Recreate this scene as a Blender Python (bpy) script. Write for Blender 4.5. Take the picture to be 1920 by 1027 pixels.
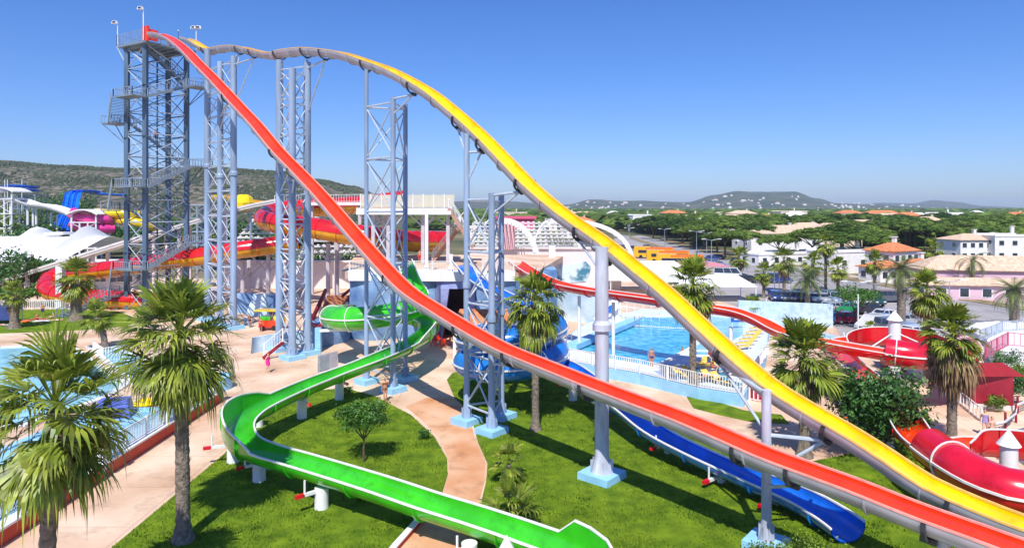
import bpy, bmesh, math, random
from mathutils import Vector, Matrix, Quaternion, noise as mnoise
V = Vector; PI = math.pi; R = math.radians
for o in list(bpy.data.objects): bpy.data.objects.remove(o)
S = bpy.context.scene
COL = S.collection
# ---------------------------------------------------------------- camera, light, exposure
F = 1250.0; H = 14.0; HV = 392.0            # focal length in photo pixels, eye height, horizon row
cam = bpy.data.objects.new('camera', bpy.data.cameras.new('camera')); COL.objects.link(cam)
cam.location = (0, 0, H); cam.rotation_euler = (PI/2, 0, 0)
cam.data.sensor_width = 36; cam.data.lens = 36*F/1920
cam.data.shift_y = -(513.5-HV)/1920
cam.data.clip_start = .2; cam.data.clip_end = 40000
S.camera = cam
SKYT = (.80, .93, 1.34, 1)
SUN_EL = 53; SUN_DIR = V((.12, 1, 0)).normalized()      # direction in which shadows fall
w = bpy.data.worlds.new('World'); S.world = w; w.use_nodes = True
nt = w.node_tree; bg = nt.nodes['Background']
sky = nt.nodes.new('ShaderNodeTexSky'); sky.sky_type = 'NISHITA'; sky.sun_disc = False
sky.sun_elevation = R(SUN_EL); sky.sun_rotation = R(187); sky.altitude = 0
sky.air_density = 1.0; sky.dust_density = .6; sky.ozone_density = 3.0
tint = nt.nodes.new('ShaderNodeMix'); tint.data_type = 'RGBA'; tint.blend_type = 'MULTIPLY'; tint.inputs[0].default_value = 1
tint.inputs[7].default_value = SKYT
hs0 = nt.nodes.new('ShaderNodeHueSaturation'); hs0.inputs['Saturation'].default_value = 1.12
nt.links.new(sky.outputs[0], tint.inputs[6]); nt.links.new(tint.outputs[2], hs0.inputs['Color']); nt.links.new(hs0.outputs[0], bg.inputs[0]); bg.inputs[1].default_value = .092
sun = bpy.data.objects.new('sun', bpy.data.lights.new('sun', 'SUN')); COL.objects.link(sun)
sun.data.energy = 4.3; sun.data.angle = R(.5); sun.data.color = (1, .95, .87)
sun.rotation_euler = V((SUN_DIR.x*math.cos(R(SUN_EL)), SUN_DIR.y*math.cos(R(SUN_EL)), -math.sin(R(SUN_EL)))).to_track_quat('-Z', 'Y').to_euler()
S.view_settings.view_transform = 'Standard'; S.view_settings.look = 'None'
S.view_settings.exposure = .35; S.view_settings.gamma = 1
S.render.engine = 'CYCLES'
S.cycles.max_bounces = 6; S.cycles.transparent_max_bounces = 8

def G(u, v, z=0.0):                          # a point at height z seen at photo pixel u, v
    d = (H-z)*F/(v-HV); return V(((u-960)/F*d, d, z))
def P(u, v, d):                              # a point at distance d
    return V(((u-960)/F*d, d, H-(v-HV)/F*d))

# ---------------------------------------------------------------- materials
MATS = {}
def mat(name, col, rough=.5, var=.12, scale=3.0, spec=.5, metal=0, bump=0, coat=0, col2=None, detail=5, island=0, transl=0, world=False, bscale=None, lo=.35, hi=.65, streak=0, slab=0, dirt=0):
    if name in MATS: return MATS[name]
    m = bpy.data.materials.new(name); m.use_nodes = True; t = m.node_tree; n = t.nodes; L = t.links
    b = n['Principled BSDF']; b.inputs['Roughness'].default_value = rough
    b.inputs['Specular IOR Level'].default_value = spec; b.inputs['Metallic'].default_value = metal
    b.inputs['Coat Weight'].default_value = coat; b.inputs['Coat Roughness'].default_value = .12
    if world: pos = n.new('ShaderNodeNewGeometry').outputs['Position']
    else: pos = n.new('ShaderNodeTexCoord').outputs['Object']
    raw = pos
    if streak:
        mp = n.new('ShaderNodeMapping'); mp.inputs['Scale'].default_value = (1, 1, streak); L.new(pos, mp.inputs['Vector']); pos = mp.outputs[0]
    nz = n.new('ShaderNodeTexNoise'); nz.inputs['Scale'].default_value = scale; nz.inputs['Detail'].default_value = detail
    L.new(pos, nz.inputs['Vector'])
    c1 = tuple(min(1, c*(1-var)) for c in col); c2 = tuple(min(1, c*(1+var)) for c in (col2 or col)) if not col2 else col2
    r = n.new('ShaderNodeValToRGB'); r.color_ramp.elements[0].position = lo; r.color_ramp.elements[1].position = hi
    r.color_ramp.elements[0].color = (*c1, 1); r.color_ramp.elements[1].color = (*c2, 1)
    L.new(nz.outputs['Fac'], r.inputs[0]); out = r.outputs[0]
    if slab:                                     # joints between poured bays
        bk = n.new('ShaderNodeTexBrick'); bk.inputs['Scale'].default_value = 1; bk.inputs['Brick Width'].default_value = slab; bk.inputs['Row Height'].default_value = slab; bk.offset = 0; bk.inputs['Mortar Size'].default_value = .025
        bk.inputs['Color1'].default_value = (1, 1, 1, 1); bk.inputs['Color2'].default_value = (.95, .94, .93, 1); bk.inputs['Mortar'].default_value = (.66, .62, .6, 1)
        mm = n.new('ShaderNodeMix'); mm.data_type = 'RGBA'; mm.blend_type = 'MULTIPLY'; mm.inputs[0].default_value = .8; L.new(raw, bk.inputs['Vector']); L.new(out, mm.inputs[6]); L.new(bk.outputs[0], mm.inputs[7]); out = mm.outputs[2]
    if dirt:                                     # scuffs and stains of their own shape
        n3 = n.new('ShaderNodeTexNoise'); n3.inputs['Scale'].default_value = dirt; n3.inputs['Detail'].default_value = 9; n3.inputs['Roughness'].default_value = .7; L.new(pos, n3.inputs['Vector'])
        r3 = n.new('ShaderNodeValToRGB'); r3.color_ramp.elements[0].position = .52; r3.color_ramp.elements[1].position = .70; r3.color_ramp.elements[0].color = (1, 1, 1, 1); r3.color_ramp.elements[1].color = (.70, .67, .64, 1); L.new(n3.outputs['Fac'], r3.inputs[0])
        mm = n.new('ShaderNodeMix'); mm.data_type = 'RGBA'; mm.blend_type = 'MULTIPLY'; mm.inputs[0].default_value = 1; L.new(out, mm.inputs[6]); L.new(r3.outputs[0], mm.inputs[7]); out = mm.outputs[2]
    if island:
        g = n.new('ShaderNodeNewGeometry'); hs = n.new('ShaderNodeHueSaturation')
        mr = n.new('ShaderNodeMapRange'); mr.inputs['To Min'].default_value = 1-island; mr.inputs['To Max'].default_value = 1+island
        L.new(g.outputs['Random Per Island'], mr.inputs['Value']); L.new(mr.outputs[0], hs.inputs['Value'])
        L.new(out, hs.inputs['Color']); out = hs.outputs[0]
    L.new(out, b.inputs['Base Color'])
    if bump:
        bp = n.new('ShaderNodeBump'); bp.inputs['Strength'].default_value = bump
        n2 = n.new('ShaderNodeTexNoise'); n2.inputs['Scale'].default_value = bscale or scale*4; n2.inputs['Detail'].default_value = 4
        L.new(pos, n2.inputs['Vector']); L.new(n2.outputs['Fac'], bp.inputs['Height']); L.new(bp.outputs[0], b.inputs['Normal'])
        bp.inputs['Distance'].default_value = .1
    if transl:
        tr = n.new('ShaderNodeBsdfTranslucent'); mx = n.new('ShaderNodeMixShader'); mx.inputs[0].default_value = transl
        L.new(out, tr.inputs[0]); L.new(b.outputs[0], mx.inputs[1]); L.new(tr.outputs[0], mx.inputs[2])
        L.new(mx.outputs[0], n['Material Output'].inputs[0])
    MATS[name] = m; return m
def gel(name, col, var=.1, rough=.22, scale=.6, coat=.5): return mat(name, col, rough, var+.08, scale, coat=coat, dirt=1.3)
m_red = gel('red gelcoat', (.93, .05, .008)); m_yellow = gel('yellow gelcoat', (.98, .64, .0)); m_green = gel('green gelcoat', (.045, .50, .015))
m_lred = gel('rose red gelcoat', (.70, .008, .03)); m_blue = gel('blue gelcoat', (.012, .19, .62)); m_dblue = gel('deep blue gelcoat', (.012, .17, .78))
m_grey = mat('pale grey gelcoat', (.60, .59, .65), .28, .12, .8, coat=.4, transl=.22); m_white = mat('white paint', (.80, .80, .80), .45, .05, 1.5)
m_rim = mat('white rim', (.82, .80, .76), .4, .05); m_orange = gel('orange gelcoat', (.85, .16, .01)); m_pink = gel('pink gelcoat', (.75, .04, .28))
m_ochre = gel('ochre gelcoat', (.75, .33, .01)); m_crim = gel('crimson gelcoat', (.62, .008, .018))
m_lblue = mat('pale blue paint', (.30, .60, .85), .6, .08, 1.2); m_steel = mat('galvanised steel', (.31, .38, .47), .4, .16, 1.0, metal=.2)
m_col = mat('grey blue column paint', (.27, .36, .50), .45, .22, .9, streak=.12, dirt=1.6); m_colw = mat('weathered white column paint', (.50, .53, .62), .45, .25, 1.3, streak=.2, dirt=1.4)
m_brace = mat('zinc bracing', (.50, .58, .66), .4, .1, 2, metal=.2); m_dark = mat('dark clamp steel', (.05, .055, .07), .5, .1)
m_tower = mat('blue grey tower steel', (.08, .135, .21), .45, .25, .8, streak=.15, dirt=1.5); m_grate = mat('grating steel', (.20, .26, .31), .5, .2, 6)
m_conc = mat('white concrete', (.68, .66, .64), .8, .08, 1.5, bump=.1); m_wallw = mat('white render', (.80, .78, .76), .8, .05, .8)
m_redwall = mat('terracotta wall paint', (.55, .06, .03), .7, .15, 1.5, bump=.1); m_black = mat('black rubber', (.02, .02, .02), .7, .1)
m_fence = mat('white railing paint', (.78, .78, .76), .5, .04)
m_lawn = mat('mown grass', (.092, .195, .011), .9, .25, 1.1, spec=.1, bump=1, bscale=22, col2=(.25, .37, .02), detail=13, world=True, lo=.27, hi=.75)
m_plaza = mat('peach paving', (.66, .42, .27), .85, .10, .22, bump=.05, col2=(.80, .61, .45), world=True, detail=8, slab=4.2, dirt=.5)
m_path = mat('orange path paving', (.66, .30, .13), .85, .1, .3, bump=.05, col2=(.72, .45, .28), world=True, detail=6, dirt=.8)
m_deck = mat('pale pool deck', (.62, .70, .76), .8, .06, .5, world=True); m_asph = mat('pale asphalt', (.36, .33, .32), .9, .1, .12, col2=(.44, .40, .385), world=True, bump=.05)
m_trunk = mat('palm trunk', (.21, .17, .13), .95, .4, 5, bump=.8, bscale=9); m_bark = mat('bark', (.14, .09, .06), .95, .3, 4, bump=.6)
m_frond = mat('palm frond', (.12, .235, .016), .42, .35, 1.3, col2=(.40, .45, .06), island=.5, transl=.35, lo=.3, hi=.7)
m_frond2 = mat('grey green frond', (.09, .16, .05), .5, .3, .9, col2=(.22, .27, .08), island=.4, transl=.25)
m_dead = mat('dead frond', (.24, .15, .07), .9, .3, 2, col2=(.36, .26, .13), island=.4, transl=.15)
m_pine = mat('pine needles', (.035, .095, .012), .8, .3, .055, col2=(.145, .215, .035), island=.5, transl=.15, spec=.2, world=True, lo=.32, hi=.68)
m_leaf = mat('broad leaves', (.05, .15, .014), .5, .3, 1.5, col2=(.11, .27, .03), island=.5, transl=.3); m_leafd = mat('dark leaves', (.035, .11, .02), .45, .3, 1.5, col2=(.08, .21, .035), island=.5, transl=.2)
m_leafy = mat('yellow green leaves', (.10, .22, .015), .5, .3, 1.5, col2=(.22, .32, .02), island=.45, transl=.3)

# ---------------------------------------------------------------- mesh builder
class MB:
    def __init__(s): s.v = []; s.f = []
    def add(s, vs, fs):
        o = len(s.v); s.v += [V(p) for p in vs]; s.f += [tuple(i+o for i in f) for f in fs]; return s
    def box(s, c, sz, rz=0, top=1.0):
        x, y, z = sz[0]/2, sz[1]/2, sz[2]/2; ca, sa = math.cos(rz), math.sin(rz); vs = []
        for k, t in ((-1, 1), (1, top)):
            for a, b in ((-1, -1), (1, -1), (1, 1), (-1, 1)):
                px, py = a*x*t, b*y*t; vs.append((c[0]+px*ca-py*sa, c[1]+px*sa+py*ca, c[2]+k*z))
        return s.add(vs, [(3, 2, 1, 0), (4, 5, 6, 7), (0, 1, 5, 4), (1, 2, 6, 5), (2, 3, 7, 6), (3, 0, 4, 7)])
    def beam(s, p, q, w, h=None):                # rectangular bar between two points
        p, q = V(p), V(q); h = h or w; t = (q-p).normalized(); a = t.cross(V((0, 0, 1)))
        if a.length < .05: a = V((1, 0, 0))
        a.normalize(); b = a.cross(t); vs = []
        for c in (p, q):
            for i, j in ((-1, -1), (1, -1), (1, 1), (-1, 1)): vs.append(c+a*i*w/2+b*j*h/2)
        return s.add(vs, [(3, 2, 1, 0), (4, 5, 6, 7), (0, 1, 5, 4), (1, 2, 6, 5), (2, 3, 7, 6), (3, 0, 4, 7)])
    def tube(s, p, q, r, n=8, r2=None, caps=True):
        p, q = V(p), V(q); r2 = r if r2 is None else r2; t = (q-p).normalized(); a = t.orthogonal().normalized(); b = t.cross(a); vs = []
        for c, rr in ((p, r), (q, r2)):
            for i in range(n): an = 2*PI*i/n; vs.append(c+(a*math.cos(an)+b*math.sin(an))*rr)
        fs = [(i, (i+1) % n, n+(i+1) % n, n+i) for i in range(n)]
        if caps: fs += [tuple(range(n))[::-1], tuple(range(n, 2*n))]
        return s.add(vs, fs)
    def lathe(s, c, prof, n=16):                 # prof: (radius, z)
        vs = []; c = V(c)
        for r, z in prof:
            for i in range(n): an = 2*PI*i/n; vs.append(c+V((r*math.cos(an), r*math.sin(an), z)))
        fs = []
        for k in range(len(prof)-1):
            for i in range(n): fs.append((k*n+i, k*n+(i+1) % n, (k+1)*n+(i+1) % n, (k+1)*n+i))
        fs += [tuple(range(n))[::-1], tuple(range((len(prof)-1)*n, len(prof)*n))]
        return s.add(vs, fs)
    def prism(s, poly, z0, z1):
        n = len(poly); a = sum(poly[i][0]*poly[(i+1) % n][1]-poly[(i+1) % n][0]*poly[i][1] for i in range(n))
        if a < 0: poly = poly[::-1]
        vs = [(p[0], p[1], z0) for p in poly]+[(p[0], p[1], z1) for p in poly]
        return s.add(vs, [tuple(range(n))[::-1], tuple(range(n, 2*n))]+[(i, (i+1) % n, n+(i+1) % n, n+i) for i in range(n)])
    def sweep(s, pts, profs, closed=False, caps=False):      # profs: one profile [(side, up)] or one per point
        n = len(pts); fr = frames(pts); one = not isinstance(profs[0], list)
        m = len(profs if one else profs[0]); vs = []
        for i in range(n):
            t, a, b = fr[i]
            for (x, y) in (profs if one else profs[i]): vs.append(pts[i]+a*x+b*y)
        fs = []
        for i in range(n-1):
            for j in range(m if closed else m-1):
                k = (j+1) % m; fs.append((i*m+j, i*m+k, (i+1)*m+k, (i+1)*m+j))
        if caps: fs += [tuple(range(m)), tuple(range((n-1)*m, n*m))[::-1]]
        return s.add(vs, fs)
    def build(s, name, m, parent=None, smooth=38, loc=None):
        me = bpy.data.meshes.new(name); me.from_pydata([tuple(p) for p in s.v], [], s.f); me.materials.append(m)
        if smooth:
            me.polygons.foreach_set('use_smooth', [True]*len(me.polygons)); me.set_sharp_from_angle(angle=R(smooth))
        me.update(); o = bpy.data.objects.new(name, me); COL.objects.link(o)
        if parent:
            o.parent = parent
            if not parent.get('_local'):
                o.matrix_parent_inverse = Matrix.Translation(-V(parent.location))
        if loc is not None: o.location = loc
        return o
def frames(pts):
    out = []; n = len(pts)
    for i in range(n):
        t = (pts[min(i+1, n-1)]-pts[max(i-1, 0)]).normalized(); a = t.cross(V((0, 0, 1)))
        if a.length < 1e-3: a = V((1, 0, 0))
        a.normalize(); out.append((t, a, a.cross(t)))
    return out
def smoothpath(pts, step=.6):                    # Catmull-Rom, evenly resampled
    pts = [V(p) for p in pts]; q = [pts[0]*2-pts[1]]+pts+[pts[-1]*2-pts[-2]]; o = []
    for i in range(1, len(q)-2):
        a, b, c, d = q[i-1:i+3]; n = max(2, int((c-b).length/step))
        for k in range(n):
            t = k/n; o.append(.5*((2*b)+(c-a)*t+(2*a-5*b+4*c-d)*t*t+(3*b-a-3*c+d)*t**3))
    return o+[pts[-1]]
def tag(o, label=None, cat=None, group=None, kind=None):
    if label: o['label'] = label
    if cat: o['category'] = cat
    if group: o['group'] = group
    if kind: o['kind'] = kind
    return o
def empty(name, loc, label, cat, group=None, local=False, rz=0):
    o = bpy.data.objects.new(name, None); COL.objects.link(o); o.location = loc; o.rotation_euler = (0, 0, rz)
    o.empty_display_size = .3
    if local: o['_local'] = 1
    return tag(o, label, cat, group)
def copy_tree(o, parent=None):
    c = o.copy(); COL.objects.link(c); c.parent = parent
    for ch in list(o.children): copy_tree(ch, c)
    return c
def struct(name, mb, m, smooth=0):
    o = mb.build(name, m, None, smooth); o['kind'] = 'structure'; return o
# ---------------------------------------------------------------- the ground, hills and roads
m_ground = mat('dry scrub ground', (.10, .115, .035), .95, .3, .02, col2=(.24, .20, .10), detail=10, world=True, lo=.38, hi=.66)
def sheet(name, pts, z, m, skirt=.03, kind='structure'):
    b = MB(); b.prism([(p[0], p[1]) for p in pts], z-skirt, z); o = b.build(name, m, None, 0); o['kind'] = kind; return o
sheet('ground', [(-9000, -300), (9000, -300), (9000, 8600), (-9000, 8600)], -.06, m_ground, .5)
def gl(*uv): return [G(u, v) for u, v in uv]
sheet('plaza', [(-120, 5), (45, 5), (45, 40)]+gl((1930, 655), (1590, 655), (1566, 612), (1440, 592), (1340, 562), (1190, 502))+[(20, 135), (-140, 135)], 0, m_plaza, .05)
sheet('car_park', gl((1150, 447), (1190, 503), (1340, 563), (1440, 593), (1567, 613), (1591, 657), (2300, 657), (2300, 600), (1920, 565), (1700, 532), (1520, 505), (1400, 478), (1300, 462), (1200, 441)), -.004, m_asph, .05)
m_road = mat('road asphalt', (.30, .285, .285), .9, .1, .15, col2=(.40, .37, .36), world=True)
sheet('road', gl((2400, 662), (1920, 612), (1790, 585), (1660, 560), (1540, 537), (1440, 520), (1340, 497), (1240, 468), (1150, 443), (1150, 438), (1240, 452), (1340, 477), (1440, 497), (1540, 513), (1660, 535), (1790, 558), (1920, 583), (2400, 634)), .004, m_road, .04)
m_verge = mat('dry verge', (.20, .17, .06), .95, .3, .5, col2=(.38, .28, .17), world=True)
for a in (((1520, 508), (1640, 528), (1760, 549), (1925, 577), (1925, 583), (1760, 556), (1640, 534), (1520, 513)), ((1240, 446), (1340, 470), (1440, 492), (1440, 497), (1340, 477), (1240, 452)), ((1180, 443), (1280, 474), (1330, 487), (1330, 491), (1280, 479), (1180, 447))):
    sheet('verge', gl(*a), .12, m_verge, .14)
sheet('pavement', gl((1925, 570), (1760, 543), (1640, 523), (1520, 503), (1520, 508), (1640, 528), (1760, 549), (1925, 577)), .10, mat('tan pavement', (.48, .40, .33), .9, .1, .3, world=True), .12)
mk = MB()                                                          # painted bay lines and a lane line
for i in range(12): mk.beam(G(1440+i*16, 552, .012)+V((0, 0, 0)), G(1436+i*17.2, 566, .012), .12, .004)
for i in range(9): mk.beam(G(1560+i*22, 622+i*.5, .012), G(1566+i*24, 652, .012), .12, .004)
struct('bay_markings', mk, m_white)
mk = MB()
for k in range(14):
    t = k/14; a = G(1920, 597, .014).lerp(G(1540, 525, .014), t); b = G(1920, 597, .014).lerp(G(1540, 525, .014), t+.035); mk.beam(a, b, .14, .004)
struct('lane_marking', mk, m_white)
lawnA = [(210, 1027), (425, 848), (465, 800), (525, 762), (565, 742), (600, 732), (645, 728), (700, 742), (770, 778), (815, 820), (838, 860), (839, 890), (826, 935), (800, 966), (735, 1035), (700, 1300), (60, 1300)]
sheet('lawn', gl(*lawnA), .05, m_lawn, .06)
lawnB = [(838, 712), (848, 700), (880, 690), (960, 676), (1040, 690), (1090, 716), (1165, 765), (1250, 803), (1345, 842), (1430, 856), (1520, 866), (1600, 850), (1690, 790), (1738, 765), (1745, 800), (1730, 850), (1760, 930), (2000, 990), (2300, 1300), (880, 1300), (895, 975), (912, 900), (914, 868), (896, 828), (882, 775), (852, 745)]
sheet('lawn', gl(*lawnB), .05, m_lawn, .06)
sheet('lawn', gl((1282, 732), (1310, 742), (1395, 770), (1465, 778), (1480, 795), (1400, 789), (1350, 778), (1300, 765), (1290, 748)), .05, m_lawn, .06)
sheet('lawn', gl((-60, 583), (120, 580), (222, 584), (262, 600), (235, 612), (150, 619), (0, 625), (-80, 625)), .05, m_lawn, .06)
sheet('curved_path', gl((735, 1035), (800, 967), (827, 937), (840, 892), (842, 868), (826, 822), (790, 786), (760, 762), (800, 745), (850, 748), (880, 780), (893, 830), (910, 870), (909, 900), (893, 960), (872, 1300), (640, 1300)), .012, m_path, .015)
# kerb beside the path at the bottom of the picture
k = MB(); k.prism([tuple(p.xy) for p in gl((797, 965), (803, 967), (745, 1033), (700, 1090), (690, 1090), (737, 1031))], 0, .22)
ko = k.build('garden_kerb', mat('red kerb face', (.5, .05, .04), .7), None, 0); tag(ko, 'low red kerb with white top where lawn meets path under green slide', 'kerb')
k = MB(); k.prism([tuple(p.xy) for p in gl((795, 964), (804.5, 967), (746, 1034), (700, 1092), (688, 1090), (736, 1030))], .22, .27); k.build('kerb_cap', m_white, ko, 0)

def pw(ctrl, u):
    for (a, b), (c, d) in zip(ctrl, ctrl[1:]):
        if a <= u <= c:
            t = (u-a)/(c-a); t = t*t*(3-2*t); return b+(d-b)*t
    return ctrl[0][1] if u < ctrl[0][0] else ctrl[-1][1]
def hill(ctrl, d0, d1, m, amp, nu=160, nt=34, back=1.25):
    b = MB(); u0, u1 = ctrl[0][0], ctrl[-1][0]; vs = []
    for j in range(nt+1):
        t = j/nt; d = d0+(d1-d0)*t*back
        for i in range(nu+1):
            u = u0+(u1-u0)*i/nu; hr = (HV-pw(ctrl, u))/F*d1+H
            tt = min(t*back, 2-t*back); prof = max(0, math.sin(PI/2*max(0, tt)))**1.25
            x = (u-960)/F*d; nz = mnoise.fractal(V((x, d, 0))/(d1*.09), 1, 2, 6)
            vs.append((x, d, max(-1, hr*prof+amp*nz*min(1, prof*2)*(1-.75*(tt > .97)))-1))
    fs = [(j*(nu+1)+i, j*(nu+1)+i+1, (j+1)*(nu+1)+i+1, (j+1)*(nu+1)+i) for j in range(nt) for i in range(nu)]
    b.add(vs, fs); return struct('hill', b, m, 60)
m_hill = mat('scrub covered hill', (.045, .06, .025), .95, .2, .13, col2=(.22, .175, .12), detail=12, world=True, lo=.43, hi=.62, bump=.8, bscale=.3)
m_hill2 = mat('far wooded hill', (.035, .06, .03), .95, .2, .012, col2=(.12, .12, .07), detail=10, world=True, lo=.4, hi=.7)
hill([(-500, 330), (-250, 310), (0, 304), (120, 312), (240, 318), (400, 316), (520, 322), (600, 338), (660, 350), (720, 368), (800, 392)], 560, 950, m_hill, 3.5)
hill([(900, 392), (1060, 384), (1110, 374), (1170, 377), (1290, 379), (1340, 366), (1385, 360), (1440, 361), (1490, 361), (1530, 372), (1570, 381), (1640, 384), (1800, 392)], 2200, 3600, m_hill2, 7, back=1.2)
hill([(1500, 392), (1600, 384), (1660, 380), (1710, 381), (1750, 375), (1790, 379), (1840, 386), (1920, 389), (2200, 391)], 4200, 6500, m_hill2, 8, back=1.2)
hill([(700, 388), (820, 378), (900, 377), (960, 378), (1050, 385), (1150, 390)], 2600, 4200, m_hill2, 6, back=1.2)

# ---------------------------------------------------------------- houses
m_tile = mat('orange clay tiles', (.60, .16, .05), .85, .15, 2, col2=(.75, .28, .12)); m_tile2 = mat('pale clay tiles', (.62, .42, .28), .85, .12, 2, col2=(.75, .55, .40))
m_glass = mat('dark window glass', (.03, .04, .06), .15, .3, 1, spec=.8); m_pinkw = mat('pink render', (.70, .47, .55), .85, .06, .6); m_cream = mat('cream render', (.74, .62, .50), .85, .06, .6)
def house(loc, rz, w, d, h, wall, roof, label, rh=1.6, flat=False, wins=4, floors=1, group=None, name='villa', cat='house', chim=True):
    r = empty(name, loc, label, cat, group, local=True, rz=rz)
    b = MB(); b.box((0, 0, h/2-.2), (w, d, h+.4)); b.build('wall', wall, r, 0)
    b = MB()
    if flat:
        b.box((0, 0, h+.15), (w+.3, d+.3, .3)); b.box((0, -d/2, h+.5), (w+.3, .25, .4)); b.box((0, d/2, h+.5), (w+.3, .25, .4))
    else:
        e = .5; a, c = w/2+e, d/2+e; k = max(.1, w/2-d/2)
        vs = [(-a, -c, h), (a, -c, h), (a, c, h), (-a, c, h), (-k, 0, h+rh), (k, 0, h+rh)]
        b.add(vs, [(3, 2, 1, 0), (0, 1, 5, 4), (2, 3, 4, 5), (1, 2, 5), (3, 0, 4)]); b.box((0, 0, h-.06), (w+.9, d+.9, .1))
    rf = b.build('roof', wall if flat else roof, r, 0)
    if chim:
        b = MB(); b.box((w*.22, d*.1, h+rh*.5+.8), (.7, .7, 1.8)); b.box((w*.22, d*.1, h+rh*.5+1.85), (1, 1, .18)); b.build('chimney', wall, rf, 0)
    for fl in range(floors):
        z = h*(fl+.5)/floors
        for i in range(wins):
            x = -w/2+w*(i+.5)/wins
            f = MB().box((x, -d/2-.02, z), (1.5, .08, 1.5)).build('window', m_white, r, 0); MB().box((x, -d/2-.07, z), (1.2, .06, 1.2)).build('pane', m_glass, f, 0)
        for i in range(2):
            y = -d/2+d*(i+.5)/2
            for sx in (-1, 1):
                f = MB().box((sx*(w/2+.02), y, z), (.08, 1.4, 1.4)).build('window', m_white, r, 0); MB().box((sx*(w/2+.07), y, z), (.06, 1.1, 1.1)).build('pane', m_glass, f, 0)
    return r
def hp(u, v, **k): p = G(u, v); return (p.x, p.y, 0)
house(hp(1672, 520), .5, 8.5, 6, 5.6, m_wallw, m_tile, 'white villa with bright orange tiled roof behind the road palms', floors=2)
house(hp(1655, 526), .35, 7, 5, 2.8, m_wallw, m_tile, 'low white annex with orange roof joined to the villa by the road', rh=1.2, wins=3, chim=False)
house(hp(1718, 530), .3, 8, 5, 3.0, m_wallw, m_tile, 'small white house with orange roof edge between villa and pink building', wins=3)
house(hp(1866, 548), -.18, 25, 8, 4.0, m_pinkw, m_tile2, 'long pink building with pale tiled roof beside the road', rh=2.2, wins=9, name='pink_building', cat='building')
house(hp(1838, 560), -.18, 22, 4, 2.3, m_pinkw, m_tile2, 'low pink front wing with pale tiled awning roof by the road', rh=1, wins=7, name='pink_building', cat='building', chim=False)
house(hp(1815, 486), .1, 12, 9, 5.6, m_wallw, m_tile2, 'white villa with pale roof left of the flat roofed white villa', wins=5, floors=2)
house(hp(1885, 488), -.1, 10, 8, 6.6, m_wallw, m_tile, 'large white flat roofed villa above the pink building', flat=True, wins=3, floors=2)
house(hp(1850, 484), -.05, 9, 8, 4.6, m_wallw, m_tile2, 'white single storey wing between the two white villas', flat=True, wins=3)
house(hp(1512, 458), .3, 18, 10, 5.5, m_wallw, m_tile2, 'wide cream roofed villa among pines behind the palm row', rh=3.2, wins=5)
house(hp(1456, 470), .2, 26, 12, 6, m_wallw, m_tile2, 'white villa with pale roof standing left among the pines', rh=2.6, wins=4)
house(hp(1560, 462), .25, 18, 10, 6, m_cream, m_tile2, 'cream villa with pale hipped roof right of the wide villa', rh=2.8, wins=4)
house(hp(1470, 494), .35, 22, 7, 2.6, m_wallw, m_tile2, 'low white house behind the row of car park palms', wins=6, flat=True)
house(hp(1590, 508), .35, 16, 8, 4.5, m_wallw, m_tile2, 'white house half hidden by big pines over green hedge', wins=3, flat=True)
house(hp(1340, 448), .3, 16, 9, 9, m_wallw, m_tile, 'tall white house rising among pines above the car park', flat=True, wins=3, floors=2)
house(hp(1512, 432), .1, 24, 12, 6, m_wallw, m_tile, 'white flat roofed villa with dark windows further back in the pines', flat=True, wins=6)
house(hp(1552, 430), -.2, 20, 12, 6, m_wallw, m_tile, 'white villa with red roof beside the flat villa in the pines', wins=5, rh=2.6)
house(hp(1628, 447), .2, 30, 14, 6, m_cream, m_tile2, 'long cream bungalow with pale roof deep in the pines', rh=3, wins=5)
house(hp(1652, 424), .1, 38, 20, 8, m_wallw, m_tile, 'white house with red roof far behind the cream bungalow', rh=5, wins=5)
house(hp(1142, 427), .1, 30, 14, 5, m_cream, m_tile, 'cream house with red tiled roof seen just above the yellow slide', rh=3, wins=5)
house(hp(1010, 432), .2, 22, 10, 4.5, m_cream, m_tile2, 'pale bungalow among pines behind the arches', rh=2, wins=4)
rnd = random.Random(5)
protos = []
for w_, d_, h_, rf in ((16, 10, 6, m_tile), (22, 11, 7, m_tile2), (14, 9, 8, m_wallw)):
    b = MB(); b.box((0, 0, h_/2), (w_, d_, h_))
    o = tag(b.build('far_house', m_wallw, None, 0), 'small white house scattered over the distant hills and plain', 'house', 'far white houses on the hills')
    b = MB(); a, c = w_/2+.5, d_/2+.5; k_ = w_/2-d_/2
    b.add([(-a, -c, h_), (a, -c, h_), (a, c, h_), (-a, c, h_), (-k_, 0, h_+3), (k_, 0, h_+3)], [(3, 2, 1, 0), (0, 1, 5, 4), (2, 3, 4, 5), (1, 2, 5), (3, 0, 4)]); b.build('roof', rf, o, 0)
    for q in range(3): MB().box((-w_/2+w_*(q+.5)/3, -d_/2-.05, h_*.55), (1.9, .1, 2.2)).build('window', m_glass, o, 0)
    protos.append(o)
dg = bpy.context.evaluated_depsgraph_get(); bpy.context.view_layer.update()
def ground_z(x, y):
    hit, loc, *_ = S.ray_cast(bpy.context.evaluated_depsgraph_get(), V((x, y, 900)), V((0, 0, -1)))
    return loc.z if hit else 0
for o in protos: o.hide_viewport = True
bpy.context.view_layer.update()
spots = []
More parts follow.
